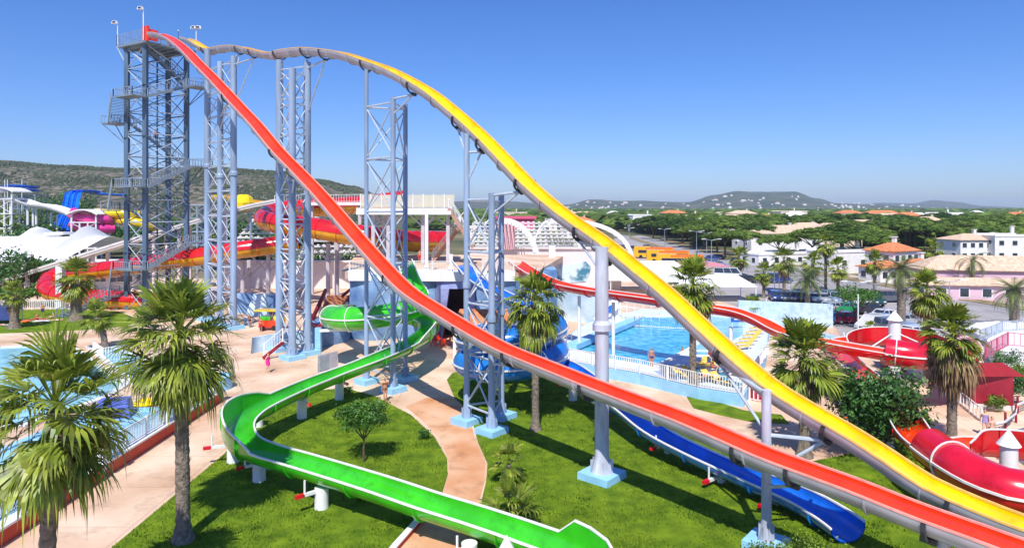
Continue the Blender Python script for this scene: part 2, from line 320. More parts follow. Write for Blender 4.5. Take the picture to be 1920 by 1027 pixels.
for i in range(290):
    if i < 165: u = rnd.choice([rnd.gauss(1250, 70), rnd.gauss(1420, 90), rnd.gauss(1530, 60), rnd.gauss(1110, 40)]); d = rnd.uniform(1750, 3000)
    elif i < 205: u = rnd.gauss(1660, 80); d = rnd.uniform(2500, 4800)
    elif i < 209: u = rnd.uniform(520, 600); d = rnd.uniform(560, 800)
    else: u = rnd.uniform(1060, 1930); d = 440+1260*rnd.random()**1.5
    spots.append(((u-960)/F*d, d, (.30+d/7500)*rnd.uniform(.6, 1.3) if d > 1700 else (.6 if u < 700 else rnd.uniform(.85, 1.2))))
zs = [ground_z(x, y) for x, y, s in spots]
for o in protos: o.hide_viewport = False
for i, ((x, y, s), z) in enumerate(zip(spots, zs)):
    o = protos[i] if i < 3 else copy_tree(protos[rnd.choice((0, 1, 1, 2, 2))]); o.location = (x, y, max(0, z)-.5); o.rotation_euler.z = rnd.uniform(-.6, .6); o.scale = (s, s, s)

for i, (u, d, w_, h_, fl, rf, lb) in enumerate(((1085, 330, 14, 8, 0, m_tile, 'cream villa with orange roof left of the yellow slide in the pines'), (1205, 420, 16, 10, 1, m_tile, 'white block house peeking over pines above the buses'), (1262, 500, 18, 11, 0, m_tile, 'white house with orange roof above the wood, left of the hill foot'), (1295, 380, 13, 10, 1, m_tile, 'small white tower house in pines above the left lamp'), (1390, 450, 18, 11, 0, m_tile2, 'pale roofed villa over the pines below the round hill'), (1432, 350, 15, 9, 0, m_tile, 'white villa with orange roof left of the wide cream villa'), (1480, 520, 22, 12, 1, m_tile, 'long white villa high in the wood below the hill'), (1590, 500, 18, 11, 0, m_tile, 'orange roofed villa in the wood right of the flat villa'), (1700, 400, 16, 10, 0, m_tile, 'white villa with orange roof in the wood above the red slide post'), (1738, 300, 12, 8.5, 0, m_tile2, 'pale villa tucked in pines left of the white hillside villas'), (1770, 480, 20, 11, 1, m_tile, 'white terrace house in the wood at right'), (1905, 420, 18, 10, 0, m_tile, 'orange roofed house by the right edge above the wood'), (955, 520, 26, 11, 1, m_tile, 'white building in the wood behind the arches at left'), (1060, 480, 22, 10.5, 0, m_tile2, 'pale villa over the wood just left of the yellow slide'))):
    house(((u-960)/F*d, d, 0), .2-.05*(i % 5), w_, w_*.6, h_, m_wallw if i % 3 else m_cream, rf, lb, flat=bool(fl), wins=4, floors=2, rh=2.2)
# shrubs speckling the left hill, one mass
rnd = random.Random(77); b = MB()
for i in range(15000):
    u = rnd.uniform(-60, 730); d = rnd.uniform(575, 960)
    if mnoise.noise(V((u*.012, d*.012, 3))) < rnd.uniform(-.5, .25): continue
    x = (u-960)/F*d; t = (d-560)/390
    hr = (HV-pw([(-500, 330), (-250, 310), (0, 304), (120, 312), (240, 318), (400, 316), (520, 322), (600, 338), (660, 350), (720, 368), (800, 392)], u))/F*950+H
    z = hr*max(0, math.sin(PI/2*min(1, t)))**1.25-1.5; k = rnd.uniform(1.0, 2.6); vs = []
    for j in range(5): a = 2*PI*j/5+rnd.random(); vs.append((x+k*math.cos(a), d+k*math.sin(a), z-.5))
    for j in range(5): a = 2*PI*j/5+.6; vs.append((x+k*.7*math.cos(a), d+k*.7*math.sin(a), z+k*.8))
    vs.append((x, d, z+k*1.2)); b.add(vs, [(j, (j+1) % 5, 5+(j+1) % 5, 5+j) for j in range(5)]+[(5+j, 5+(j+1) % 5, 10) for j in range(5)])
tag(b.build('hill_scrub', mat('hill scrub', (.035, .055, .02), .9, .3, .1, col2=(.08, .10, .04), world=True), None, 0), 'dark scrub bushes speckling the left hill', 'scrub', kind='stuff')
# ---------------------------------------------------------------- plants
def fan_leaf(b, base, d, up, L, pet, rnd, nseg=20, droop=.35, spread=105, fold=.25):
    d = d.normalized(); s = d.cross(V((0, 0, 1)))
    if s.length < .1: s = V((1, 0, 0))
    s.normalize(); nrm = s.cross(d).normalized()
    hub = base+d*pet+V((0, 0, -.12*pet*pet)); w0 = .03*L+.012
    b.add([base+s*w0, base-s*w0, hub-s*w0*.7, hub+s*w0*.7], [(0, 1, 2, 3)])
    d = (d+V((0, 0, -.35*rnd.uniform(.3, 1.6)))).normalized(); nrm = s.cross(d).normalized(); dphi = 2*R(spread)/nseg
    for k in range(nseg):
        ph = -R(spread)+dphi*(k+.5); c, sn = math.cos(ph), math.sin(ph); e = d*c+s*sn; q = (s*c-d*sn)
        ln = L*(.62+.38*max(0, c)**.7)*rnd.uniform(.9, 1.08); zf = nrm*(abs(sn)*fold*ln)
        dr = droop*rnd.uniform(.4, 1.8); m1 = hub+e*ln*.58+zf*.58+V((0, 0, -dr*ln*.12)); wd = .58*ln*dphi*.52
        tip = hub+e*ln*(1-.25*dr)+zf+V((0, 0, -dr*ln*.62)); m2 = m1.lerp(tip, .55)+V((0, 0, dr*ln*.09))
        b.add([hub-q*.01, hub+q*.01, m1+q*wd+nrm*.012, m1-q*wd-nrm*.012, m2+q*wd*.5, m2-q*wd*.5, tip], [(0, 1, 2, 3), (3, 2, 4, 5), (5, 4, 6)])
def palm(loc, h, r, tr, label, n=50, seed=1, skirt=.5, lean=(0, 0), group=None, nseg=18, mf=None, droop=.4, low=-.75, skirtlen=1.0):
    rnd = random.Random(seed); e = empty('fan_palm', loc, label, 'palm tree', group, local=True)
    b = MB(); pts = []; rings = max(8, int(h*5)); prof = []
    for i in range(rings+1):
        t = i/rings; rr = tr*(1+.75*max(0, 1-t*h/1.1)**2)*(1-.12*t)*(1+.05*((i % 2)*2-1))
        pts.append(V((lean[0]*t*t, lean[1]*t*t, h*t-.2*(i == 0)))); prof.append([(rr*(1+.06*rnd.uniform(-1, 1))*math.cos(2*PI*j/12), rr*math.sin(2*PI*j/12)) for j in range(12)])
    vs = []
    for p, pr in zip(pts, prof):
        for x, y in pr: vs.append(p+V((x, y, 0)))
    fs = [(i*12+j, i*12+(j+1) % 12, (i+1)*12+(j+1) % 12, (i+1)*12+j) for i in range(rings) for j in range(12)]
    b.add(vs, fs)
    for i in range(int(h*7)):                       # old leaf bases
        t = rnd.uniform(.25, 1); a = rnd.uniform(0, 2*PI); p = V((lean[0]*t*t, lean[1]*t*t, h*t)); o = V((math.cos(a), math.sin(a), 0))
        b.add([p+o*tr*.9+V((-o.y, o.x, 0))*.06, p+o*tr*.9-V((-o.y, o.x, 0))*.06, p+o*(tr*1.35)+V((0, 0, .16))], [(0, 1, 2)])
    b.build('trunk', m_trunk, e, 60)
    top = V((lean[0], lean[1], h)); b = MB(); dd = MB()
    for i in range(n):
        t = (i+.5)/n; el = 1.4-(1.4-low)*t**.9+rnd.uniform(-.22, .22); a = i*2.39996+rnd.uniform(-.4, .4)
        d = V((math.cos(a)*math.cos(el), math.sin(a)*math.cos(el), math.sin(el)))
        L = r*.56*rnd.uniform(.72, 1.16); fan_leaf(b, top+V((0, 0, .25-.5*t)), d, None, L, r*(.52-.1*t)*rnd.uniform(.7, 1.2), rnd, nseg, droop*(.6+1.0*t)*rnd.uniform(.5, 1.3), spread=rnd.uniform(80, 118), fold=rnd.uniform(.1, .6))
    b.build('crown', mf or m_frond, e, 0)
    for i in range(int(n*skirt)):
        a = rnd.uniform(0, 2*PI); el = rnd.uniform(-1.4, -.35); d = V((math.cos(a)*math.cos(el), math.sin(a)*math.cos(el), math.sin(el)))
        fan_leaf(dd, top+V((0, 0, -.2-rnd.random()*.5*skirtlen)), d, None, r*.5*rnd.uniform(.7, 1.1)*skirtlen, r*.28, rnd, max(8, nseg//2), 1.0, spread=55)
    if dd.f: dd.build('dead_fronds', m_dead, e, 0)
    return e
def date_palm(loc, h, r, tr, label, n=34, seed=1, group=None, droop=1.0):
    rnd = random.Random(seed); e = empty('date_palm', loc, label, 'palm tree', group, local=True)
    b = MB(); pr = []
    for i in range(int(h*4)+2): z = i*h/(int(h*4)+1); pr.append((tr*(1.05 if i % 2 else .93)*(1+.4*max(0, 1-z)), z-.1))
    pr.append((tr*1.5, h+.15)); pr.append((tr*.5, h+.5)); b.lathe((0, 0, 0), pr, 10).build('trunk', m_trunk, e, 60); b = MB()
    for i in range(n):
        t = (i+.5)/n; el = 1.3-1.75*t; a = i*2.39996; hx = V((math.cos(a), math.sin(a), 0)); sd = V((-hx.y, hx.x, 0)); N = 12; prev = V((0, 0, h+.3)); L = r*1.25*rnd.uniform(.85, 1.1)
        for k in range(N):
            s = (k+1)/N; e2 = el-droop*1.3*s; p = prev+(hx*math.cos(e2)+V((0, 0, math.sin(e2))))*L/N
            b.add([prev+sd*.03, prev-sd*.03, p-sd*.02, p+sd*.02], [(0, 1, 2, 3)]); lf = r*.30*math.sin(PI*min(1, s*.9+.12))*rnd.uniform(.8, 1.15)
            for sg in (-1, 1):
                for q in (0, .5):
                    c = prev.lerp(p, q); tp = c+sd*sg*lf*.75+(p-prev).normalized()*lf*.65+V((0, 0, -lf*.25+.1*lf))
                    b.add([c, c+(p-prev)*.35, tp], [(0, 1, 2)])
            prev = p
    b.build('crown', m_frond2, e, 0); return e
def leaves(b, c, rad, n, size, rnd, shell=.55):
    for i in range(n):
        p = V((rnd.gauss(0, 1), rnd.gauss(0, 1), rnd.gauss(0, 1))).normalized(); q = p*(shell+(1-shell)*rnd.random())
        pos = V((c[0]+q.x*rad[0], c[1]+q.y*rad[1], c[2]+q.z*rad[2])); nn = (p+V((rnd.uniform(-1, 1), rnd.uniform(-1, 1), rnd.uniform(-.6, 1)))*.9).normalized()
        a = nn.orthogonal().normalized(); a.rotate(Quaternion(nn, rnd.uniform(0, 6.28))); c2 = nn.cross(a); s = size*rnd.uniform(.6, 1.3)
        b.add([pos-a*s, pos+c2*s*.45, pos+a*s, pos-c2*s*.45], [(0, 1, 2, 3)])
def leafy(name, loc, h, rx, ry, rz, label, cat, mleaf, n=1400, size=.11, seed=1, trunk=.1, forks=4, group=None, lobes=14, flowers=None):
    rnd = random.Random(seed); e = empty(name, loc, label, cat, group, local=True)
    cz = h-rz; b = MB(); f0 = V((0, 0, max(.1, (cz-rz)*.75)))
    if trunk:
        b.tube((0, 0, -.1), f0, trunk, 8, trunk*.75)
    lob = []
    for i in range(lobes):
        a = i*2.4; rr = math.sqrt((i+.5)/lobes)*.72; z = rnd.uniform(-.55, .6)*(1-rr*.5)
        lob.append(V((math.cos(a)*rr*rx, math.sin(a)*rr*ry, cz+z*rz)))
    if trunk:
        for i in range(forks):
            tgt = lob[(i*3+lobes//2) % lobes]; mid = f0.lerp(tgt, .5)+V((rnd.uniform(-.1, .1)*rx, rnd.uniform(-.1, .1)*rx, -.1*rz)); b.tube(f0, mid, trunk*.6, 6, trunk*.42); b.tube(mid, tgt, trunk*.42, 6, trunk*.15)
        b.build('trunk', m_bark, e, 60)
    b = MB()
    for c in lob: k = rnd.uniform(.75, 1.2); leaves(b, c, (rx*.42*k, ry*.42*k, rz*.48*k), n//lobes, size, rnd, .3)
    b.build('crown' if trunk else 'foliage', mleaf, e, 0)
    if flowers:
        fb = MB()
        for i in range(16): c = rnd.choice(lob); leaves(fb, c, (rx*.46, ry*.46, rz*.5), 3, size*.8, rnd, .95)
        fb.build('flowers', flowers, e, 0)
    return e
def pine_proto(seed, n=1500):
    rnd = random.Random(seed); e = empty('stone_pine', (0, 0, -50), 'round topped dark green stone pine in the wood beyond the car park', 'pine tree', 'stone pines beyond the car park', local=True)
    b = MB(); b.tube((0, 0, 0), (.2, 0, 4.6), .32, 7, .24); top = V((.2, 0, 4.6)); lob = []
    for i in range(24):
        a = i*2.4; rr = math.sqrt((i+.5)/24)*5.0*rnd.uniform(.85, 1.1); lob.append(V((math.cos(a)*rr, math.sin(a)*rr, 6.9+2.0*(1-(rr/5.6)**2)+rnd.uniform(-.4, .4))))
    for i in range(5): b.tube(top, lob[i*4+4]-V((0, 0, .6)), .16, 5, .07)
    b.build('trunk', m_bark, e, 60); b = MB()
    for c in lob:
        k = rnd.uniform(.8, 1.25)
        b.add(*blob(c, (1.25*k, 1.25*k, .75*k), rnd)); leaves(b, c, (1.6*k, 1.6*k, 1.0*k), n//24, .30, rnd, .75)
    b.build('crown', m_pine, e, 0); return e
def blob(c, r, rnd):
    vs = []; fs = []; n = 6
    for j, el in enumerate((-.6, .1, .8)):
        for i in range(n): a = 2*PI*i/n+j*.5; k = rnd.uniform(.8, 1.15); vs.append((c[0]+r[0]*k*math.cos(a)*math.cos(el), c[1]+r[1]*k*math.sin(a)*math.cos(el), c[2]+r[2]*k*math.sin(el)))
    vs.append((c[0], c[1], c[2]+r[2]*1.05)); vs.append((c[0], c[1], c[2]-r[2]*.8))
    for j in range(2): fs += [(j*n+i, j*n+(i+1) % n, (j+1)*n+(i+1) % n, (j+1)*n+i) for i in range(n)]
    fs += [(2*n+i, 2*n+(i+1) % n, 3*n) for i in range(n)]+[((i+1) % n, i, 3*n+1) for i in range(n)]; return vs, fs

palm((*G(85, 1246).xy, 0), 7.8, 2.7, .24, 'near fan palm in the bottom left corner with yellowing fronds', 60, 3, .5, nseg=26, lean=(.3, 0), low=-1.1, droop=.55)
palm((*G(343, 1015).xy, 0), 8.6, 2.95, .29, 'tall fan palm with grey trunk on the lawn beside the path, windblown crown', 68, 8, .5, nseg=26, low=-1.2, lean=(-.15, 0), skirtlen=.8, droop=.6)
palm((*G(143, 601).xy, 0), 5.5, 3.0, .62, 'fan palm with orange fruit stalks and thick white based trunk on the far left lawn', 44, 4, .4, low=-1.2)
palm((*G(27, 616).xy, 0), 3.9, 2.0, .48, 'short thick trunked palm at the far left lawn edge', 30, 5, .3)
palm((*G(197, 655).xy, 0), 3.2, 2.1, .3, 'leaning fan palm in a fenced bed by the left pool', 34, 6, .1, lean=(-1.0, .3))
palm((*G(1004, 807).xy, 0), 8.0, 2.35, .24, 'fan palm in front of the blue tube slide with a pale flared trunk', 60, 7, .45, low=-1.25, droop=.7)
palm((*G(1299, 741).xy, 0), 8.2, 2.5, .27, 'tall fan palm rising behind the yellow slide at the pool fence corner', 60, 9, .7, low=-1.25, droop=.6, skirtlen=1.2)
palm((*G(1508, 856).xy, 0), 5.6, 2.6, .3, 'fan palm left of the big dark tree under the yellow slide', 54, 10, .5, low=-1.0)
palm((*G(1785, 841).xy, 0), 6.6, 2.15, .27, 'fan palm with a long skirt of brown dead fronds on the right walkway', 60, 11, 1.3, low=-.8, skirtlen=1.5)
palm((*G(1738, 722).xy, 0), 7.4, 2.1, .27, 'fan palm half hidden behind the skirted palm at right', 46, 12, .7)
for i, (u, v, cv, r, t, lb) in enumerate(((1385, 516, 482, 3.0, .35, 'bushy fan palm left of the white minibus and the palm row'), (1432, 558, 512, 2.1, .22, 'fan palm at the left end of the car park row'), (1470, 549, 487, 2.9, .26, 'full fan palm second in the car park row'),
        (1524, 549, 494, 2.5, .25, 'fan palm behind the feathery date palm in the car park row'), (1548, 546, 458, 2.4, .24, 'tallest thin fan palm of the car park row'), (1571, 549, 503, 2.4, .26, 'fan palm at the right end of the car park row'), (1640, 556, 492, 2.3, .24, 'fan palm before the orange roofed villa'), (1748, 515, 468, 3.2, .35, 'fan palm standing behind the pink building'))):
    p = G(u, v); palm((p.x, p.y, 0), 14-(cv-HV)*p.y/F, r, t, lb, 30, 20+i, .35, nseg=11)
date_palm((*G(1514, 571).xy, 0), 3.4, 3.2, .34, 'feathery grey green date palm behind the parked car row', 36, 3)
date_palm((*G(1690, 622).xy, 0), 6.9, 2.7, .45, 'date palm with dark thick trunk between white cars and red slide', 34, 4)
date_palm((*G(1824, 557).xy, 0), 5.6, 3.4, .25, 'sparse date palm with drooping fronds before the pink building', 13, 5, droop=1.6)
date_palm((*G(1902, 617).xy, 0), 4.2, 2.8, .5, 'date palm with thick brown trunk at the right edge by the railing', 36, 6)
palm((*G(1412, 603).xy, 0), 1.6, 2.0, .3, 'low bushy fan palm before the pale blue tiled wall', 34, 31, 0, nseg=12)
palm((*G(1630, 640).xy, 0), 1.1, 1.2, .15, 'small yellow green palm behind the red slide', 18, 32, 0, nseg=10)
palm((*G(953, 906).xy, 0), 1.0, 1.2, .13, 'small young palm with stubby trunk on the lawn by the orange path', 16, 33, .3, nseg=14, low=-.3)
palm((*G(958, 985).xy, 0), .35, 2.0, .15, 'trunkless spreading fan palm by the orange path above the green slide end', 15, 34, .1, nseg=20, low=.0)
leafy('garden_tree', (*G(682, 867).xy, 0), 3.6, 1.6, 1.5, .95, 'small round tree with forked trunk casting dark shadow on middle lawn', 'tree', m_leaf, 5200, .085, 2, .07, lobes=26, forks=6)
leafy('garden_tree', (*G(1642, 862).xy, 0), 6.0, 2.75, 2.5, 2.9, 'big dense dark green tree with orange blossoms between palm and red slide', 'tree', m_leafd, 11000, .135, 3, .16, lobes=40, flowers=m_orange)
for i, (u, v, d, hh, rr, lb) in enumerate(((1425, 1000, 24.5, 1.9, 1.0, 'yellow green shrub left of the last column at the bottom edge'), (1500, 985, 24.2, 2.55, 1.3, 'yellow green shrub in the middle of the bottom hedge before the blue slide end'), (1590, 990, 23.8, 2.2, 1.3, 'yellow green shrub at the right of the bottom hedge'))):
    leafy('shrub', ((u-960)/F*d, d, 0), hh, rr, rr*.9, hh*.52, lb, 'shrub', m_leafy, 3800, .06, 40+i, 0, lobes=22)
leafy('shrub', (*G(1885, 715).xy, 0), 3.0, 1.6, 1.6, 1.4, 'round grey green shrub above the red hut by the right edge', 'shrub', m_leafd, 2400, .09, 50, .08)
leafy('shrub', (*G(1916, 735).xy, 0), 2.6, 1.0, 1.0, 1.2, 'bright yellow green shrub cut by the right edge', 'shrub', m_leafy, 1500, .08, 51, 0)
leafy('shrub', (*G(1868, 772).xy, 0), 1.3, .8, .7, .6, 'small bright shrub in front of the red hut', 'shrub', m_leafy, 900, .08, 57, 0)
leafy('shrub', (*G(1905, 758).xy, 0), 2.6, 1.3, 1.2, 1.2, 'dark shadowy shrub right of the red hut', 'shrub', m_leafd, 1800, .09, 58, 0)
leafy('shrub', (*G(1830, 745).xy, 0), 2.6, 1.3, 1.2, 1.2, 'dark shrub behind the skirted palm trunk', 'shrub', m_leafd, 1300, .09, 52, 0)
leafy('shrub', (*G(650, 742).xy, 0), .8, .55, .5, .42, 'small dark shrub beside a green slide post', 'shrub', m_leafd, 700, .06, 53, 0)
leafy('shrub', (*G(795, 824).xy, 0), .75, .4, .4, .4, 'small tufted shrub on the lawn edge near the curved path', 'shrub', m_leaf, 700, .06, 54, 0)
leafy('car_park_tree', (*G(1608, 616).xy, 0), 5.4, 3.0, 2.6, 1.5, 'broad light green tree with whitewashed trunk in the car park', 'tree', m_leaf, 2600, .13, 55, .2, lobes=20)
leafy('shrub', (*G(1280, 727).xy, 0), 1.0, .4, .4, .5, 'small dark shrub at the foot of the pool corner palm', 'shrub', m_leafd, 500, .06, 56, 0)
# scrub and trees at the left
for i, (u, v, hh, rr, mm, lb) in enumerate(((5, 560, 9, 5, m_leafd, 'dark tree cut by the left edge beside the white tent'), (45, 548, 5, 5, m_leaf, 'olive green bushes below the white tent at left'), (90, 545, 6, 4.5, m_leafd, 'rounded bush in front of the white tent'), (62, 552, 7, 1.1, m_pine, 'thin dark cypress before the white tent'), (130, 545, 4.5, 4, m_leaf, 'bush behind the long ramp slide at left'), (20, 575, 3.5, 5, m_leaf, 'yellowish bush below the ramp slide at the left edge'))):
    leafy('tree', (*G(u, v).xy, 0), hh, rr, rr, hh*.45, lb, 'tree', mm, 1600, .3, 60+i, .2)
g_left = 'trees between the white tent and the hill'
for i, (u, d, hh, rr) in enumerate(((60, 190, 11, 9), (110, 195, 10, 9), (30, 230, 17, 9), (150, 200, 10, 8), (205, 205, 11, 8), (245, 215, 10, 9), (85, 260, 22, 10), (135, 270, 24, 10), (290, 230, 12, 10), (330, 220, 12, 9), (460, 200, 14, 9), (620, 240, 12, 10), (380, 240, 13, 9))):
    leafy('tree', ((u-960)/F*d, d, 0), hh, rr, rr, hh*.46, 'leafy green tree in the belt behind the white tent and slides', 'tree', (m_leaf, m_leafd, m_leafy)[i % 3] if i % 5 else m_leafd, 1500, .6, 80+i, .3, group=g_left)
# stone pines
rnd = random.Random(11); pts = []; tries = 0
keep = [(1672, 520, 14), (1850, 552, 24), (1830, 484, 22), (1512, 456, 26), (1456, 470, 20), (1560, 462, 15), (1470, 497, 20), (1590, 508, 12), (1340, 448, 14), (1512, 430, 30), (1628, 447, 24), (1142, 427, 26), (1552, 428, 24), (1652, 424, 28)]
keep = [(G(u, v).x, G(u, v).y, r) for u, v, r in keep]
road_up = [(900, 432), (1150, 436), (1240, 446), (1340, 470), (1440, 492), (1520, 500), (1640, 520), (1760, 520), (1925, 545), (2100, 560)]
for (u, v, s) in ((1525, 492, 1.15), (1462, 492, .85), (1608, 505, 1.25), (1578, 485, 1.1), (1360, 487, .9), (1395, 480, 1), (1345, 474, .95), (1320, 468, 1), (1420, 470, 1.05), (1250, 452, 1), (1225, 448, 1), (1280, 458, 1), (1300, 464, 1.1)):
    pts.append((*G(u, v).xy, s))
while len(pts) < 285 and tries < 20000:
    tries += 1; d = 205+230*rnd.random()**.75; u = rnd.uniform(1010, 1960); p = V(((u-960)/F*d, d)); vv = HV+H*F/d
    if vv > pw(road_up, u)-4: continue
    if any((p.x-a)**2+(p.y-b)**2 < (r+3)**2 or (abs(p.x-a*(p.y/b)) < r*.6 and 0 < b-p.y < 22) for a, b, r in keep): continue
    if any((p.x-q[0])**2+(p.y-q[1])**2 < 62 for q in pts): continue
    pts.append((p.x, p.y, rnd.uniform(.95, 1.35)))
pp = [pine_proto(s) for s in (1, 2, 3)]
for i, (x, y, s) in enumerate(pts):
    o = pp[i] if i < 3 else copy_tree(pp[i % 3]); o.location = (x, y, 0); o.scale = (s*1.12, s*1.12, s*rnd.uniform(.7, .95)); o.rotation_euler.z = rnd.uniform(0, 6.28)
b = MB(); rnd = random.Random(4)
for i in range(7500):
    d = (400+2700*rnd.random()**1.4) if i % 3 else rnd.uniform(255, 430); u = rnd.uniform(780, 2050) if i % 6 else rnd.uniform(-40, 780)
    if u < 780: d = rnd.uniform(260, 340) if u > 300 else rnd.uniform(290, 340)
    x = (u-960)/F*d; k = rnd.uniform(.7, 1.3)*(1+d/2600); hz = (6.5*k if d > 430 else 3.6) if u > 780 else 4
    if 780 < u and d <= 430 and (HV+H*F/d > pw(road_up, u)-8 or u < 1010): continue
    b.add(*blob((x, d, hz*.55), (6.5*k, 6.5*k, hz*.6), rnd))
tag(b.build('far_wood', m_pine, None, 0), 'dark green wood covering the plain out to the hills', 'wood', kind='stuff')

def inside(p, poly):
    c = False; j = len(poly)-1
    for i in range(len(poly)):
        a, b_ = poly[i], poly[j]
        if (a[1] > p[1]) != (b_[1] > p[1]) and p[0] < (b_[0]-a[0])*(p[1]-a[1])/(b_[1]-a[1])+a[0]: c = not c
        j = i
    return c
rnd = random.Random(31); PA = [tuple(p.xy) for p in gl(*lawnA)]; PB = [tuple(p.xy) for p in gl(*lawnB)]; b = MB(); vv = []; ff = []
for i in range(150000):
    u = rnd.uniform(0, 1920); y = rnd.uniform(21, 56); x = (u-960)/F*y
    if mnoise.noise(V((x*.5, y*.5, 7)))+.45 < rnd.random()*.8: continue
    if not (inside((x, y), PA) or inside((x, y), PB)): continue
    h = rnd.uniform(.05, .13); a = rnd.uniform(0, 3.14); dx, dy = math.cos(a)*.035, math.sin(a)*.035; k = len(vv); lx, ly = rnd.uniform(-.05, .05), rnd.uniform(-.05, .05)
    vv += [(x-dx, y-dy, .045), (x+dx, y+dy, .045), (x+lx, y+ly, .045+h)]; ff.append((k, k+1, k+2))
me = bpy.data.meshes.new('grass'); me.from_pydata(vv, [], ff); me.materials.append(mat('grass blades', (.09, .19, .012), .7, .3, .8, col2=(.26, .36, .03), island=.4, transl=.3, world=True, spec=.2)); o = bpy.data.objects.new('grass', me); COL.objects.link(o); tag(o, 'short mown grass blades over the lawns', 'grass', kind='stuff')
# ---------------------------------------------------------------- slides
def uprof(Rr, D, la=0, ra=0, n=14, th=0.0):
    o = [(-(Rr+th), la)] if la > .02 else []
    for i in range(n+1):
        a = -PI/2+PI*i/n; o.append(((Rr+th)*math.sin(a), -(D+th)*math.cos(a)))
    if la > .02: pass
    else: o = [(-(Rr+th), 0.001)]+o
    o.append((Rr+th, ra if ra > .02 else .001)); return o
def rimprof(x, y, w=.11, h=.07): return [(x-w/2, y), (x+w/2, y), (x+w/2, y+h), (x-w/2, y+h)]
def slide(name, cat, label, pts, Rr, D, mi, mo, mr=None, walls=None, joint=3.2, group=None, tubes=(), root=None, mtop=None, th=.05, jw=.10, rimw=.10, Rt=None):
    """open channel along pts; tubes = list of (i0, i1) index ranges that are closed"""
    mr = mr or m_rim; e = root or empty(name, (pts[0].x, pts[0].y, 0), label, cat, group)
    n = len(pts); walls = walls or (lambda s: (0, 0)); seg = []; cur = 0
    for a, b in tubes:
        if a > cur: seg.append((cur, a, False))
        seg.append((a, b, True)); cur = b
    if cur < n-1: seg.append((cur, n-1, False))
    fr = frames(pts)
    for a, b, closed in seg:
        q = pts[a:b+1]; m = len(q)
        if closed:
            R0 = Rr; Rr = Rt or Rr
            N = 20; lo = [(Rr*math.cos(t), Rr*math.sin(t)) for t in [PI+PI*i/N for i in range(N+1)]]; up = [(Rr*math.cos(t), Rr*math.sin(t)) for t in [PI*i/N for i in range(N+1)]]
            MB().sweep(q, lo).build('lower_shell', mo, e, 60); MB().sweep(q, up).build('upper_shell', mtop or mo, e, 60)
            for sg in (-1, 1): MB().sweep(q, [(sg*(Rr-.02), -.05), (sg*(Rr+.07), -.05), (sg*(Rr+.07), .05), (sg*(Rr-.02), .05)][::sg], closed=True, caps=True).build('seam_flange', mr, e, 0)
            b2 = MB().sweep(q, [(x*.965, y*.965) for x, y in lo+up[1:]]); b2.build('bore', mi, e, 60); Rr = R0
        else:
            W = [walls((a+i)/(n-1)) for i in range(m)]
            MB().sweep(q, [uprof(Rr, D, l, r) for l, r in W]).build('channel', mi, e, 60)
            MB().sweep(q, [uprof(Rr, D, l, r, th=th) for l, r in W]).build('shell', mo, e, 60)
            MB().sweep(q, [rimprof(-(Rr+th/2), l, rimw) for l, r in W], closed=True, caps=True).build('rim', mr, e, 0)
            MB().sweep(q, [rimprof(Rr+th/2, r, rimw) for l, r in W], closed=True, caps=True).build('rim', mr, e, 0)
    if joint:
        acc = 0; isc = lambda i: any(a <= i < b for a, b in tubes)
        for i in range(1, n-1):
            acc += (pts[i]-pts[i-1]).length
            if acc >= joint:
                acc = 0; t, sa, ub = fr[i]; l, r = walls(i/(n-1)); b = MB(); N = 16
                if isc(i): pr = [(((Rt or Rr)+k)*math.cos(2*PI*j/24), ((Rt or Rr)+k)*math.sin(2*PI*j/24)) for k in (.02, .08) for j in range(25)]; M2 = 25
                else:
                    p1 = uprof(Rr, D, l, r, th=th+.01); p2 = uprof(Rr, D, l, r, th=th+jw); pr = p1+p2; M2 = len(p1)
                vs = []
                for s_ in (-.03, .03):
                    for x, y in pr: vs.append(pts[i]+t*s_+sa*x+ub*y)
                T = 2*M2; fs = []
                for j in range(M2-1): fs += [(j, j+1, M2+j+1, M2+j), (T+j+1, T+j, T+M2+j, T+M2+j+1), (M2+j, M2+j+1, T+M2+j+1, T+M2+j)]
                b.add(vs, fs).build('joint_flange', mr if isc(i) else mo, e, 0)
    return e
YC = [(345, 71), (360, 76), (378, 87), (395, 93), (412, 90), (430, 87.5), (450, 88), (480, 95), (510, 101), (530, 97), (550, 94), (575, 92), (600, 93.5), (640, 99), (690, 115), (735, 132), (800, 168), (850, 207), (900, 251), (950, 302), (1000, 353), (1060, 402), (1128, 449), (1190, 499), (1250, 548), (1340, 632), (1440, 717), (1520, 768), (1600, 814), (1670, 859), (1740, 905), (1830, 946), (1920, 981), (1990, 1003)]
RC = [(286, 63), (300, 63.5), (320, 72), (345, 91), (370, 117), (400, 147), (450, 201), (480, 233), (520, 281), (560, 322), (600, 364), (650, 421), (698, 476), (760, 540), (821, 581), (880, 617), (940, 650), (1000, 675), (1060, 699), (1128, 726), (1200, 753), (1280, 783), (1360, 817), (1436, 850), (1520, 881), (1600, 910), (1670, 938), (1740, 965), (1830, 997), (1930, 1033), (2010, 1058)]
def interp(C, u):
    for (a, b), (c, d) in zip(C, C[1:]):
        if a <= u <= c: return b+(d-b)*(u-a)/(c-a)
def yel(u, v=None): k = (u-960)/F; return P(u, interp(YC, u) if v is None else v, 41.2/(1+1.16*k))
def red(u, v=None): k = (u-960)/F; return P(u, interp(RC, u) if v is None else v, 37.2/(1+1.084*k))
yp = smoothpath([yel(u, v) for u, v in YC], .5); rp = smoothpath([red(u, v) for u, v in RC], .5)
slide('speed_slide', 'water slide', 'towering yellow speed slide with humps and pale grey underside', yp, .62, .60, m_yellow, m_grey, mat('yellow rim', (.85, .52, .12), .35), joint=4.2, rimw=.09)
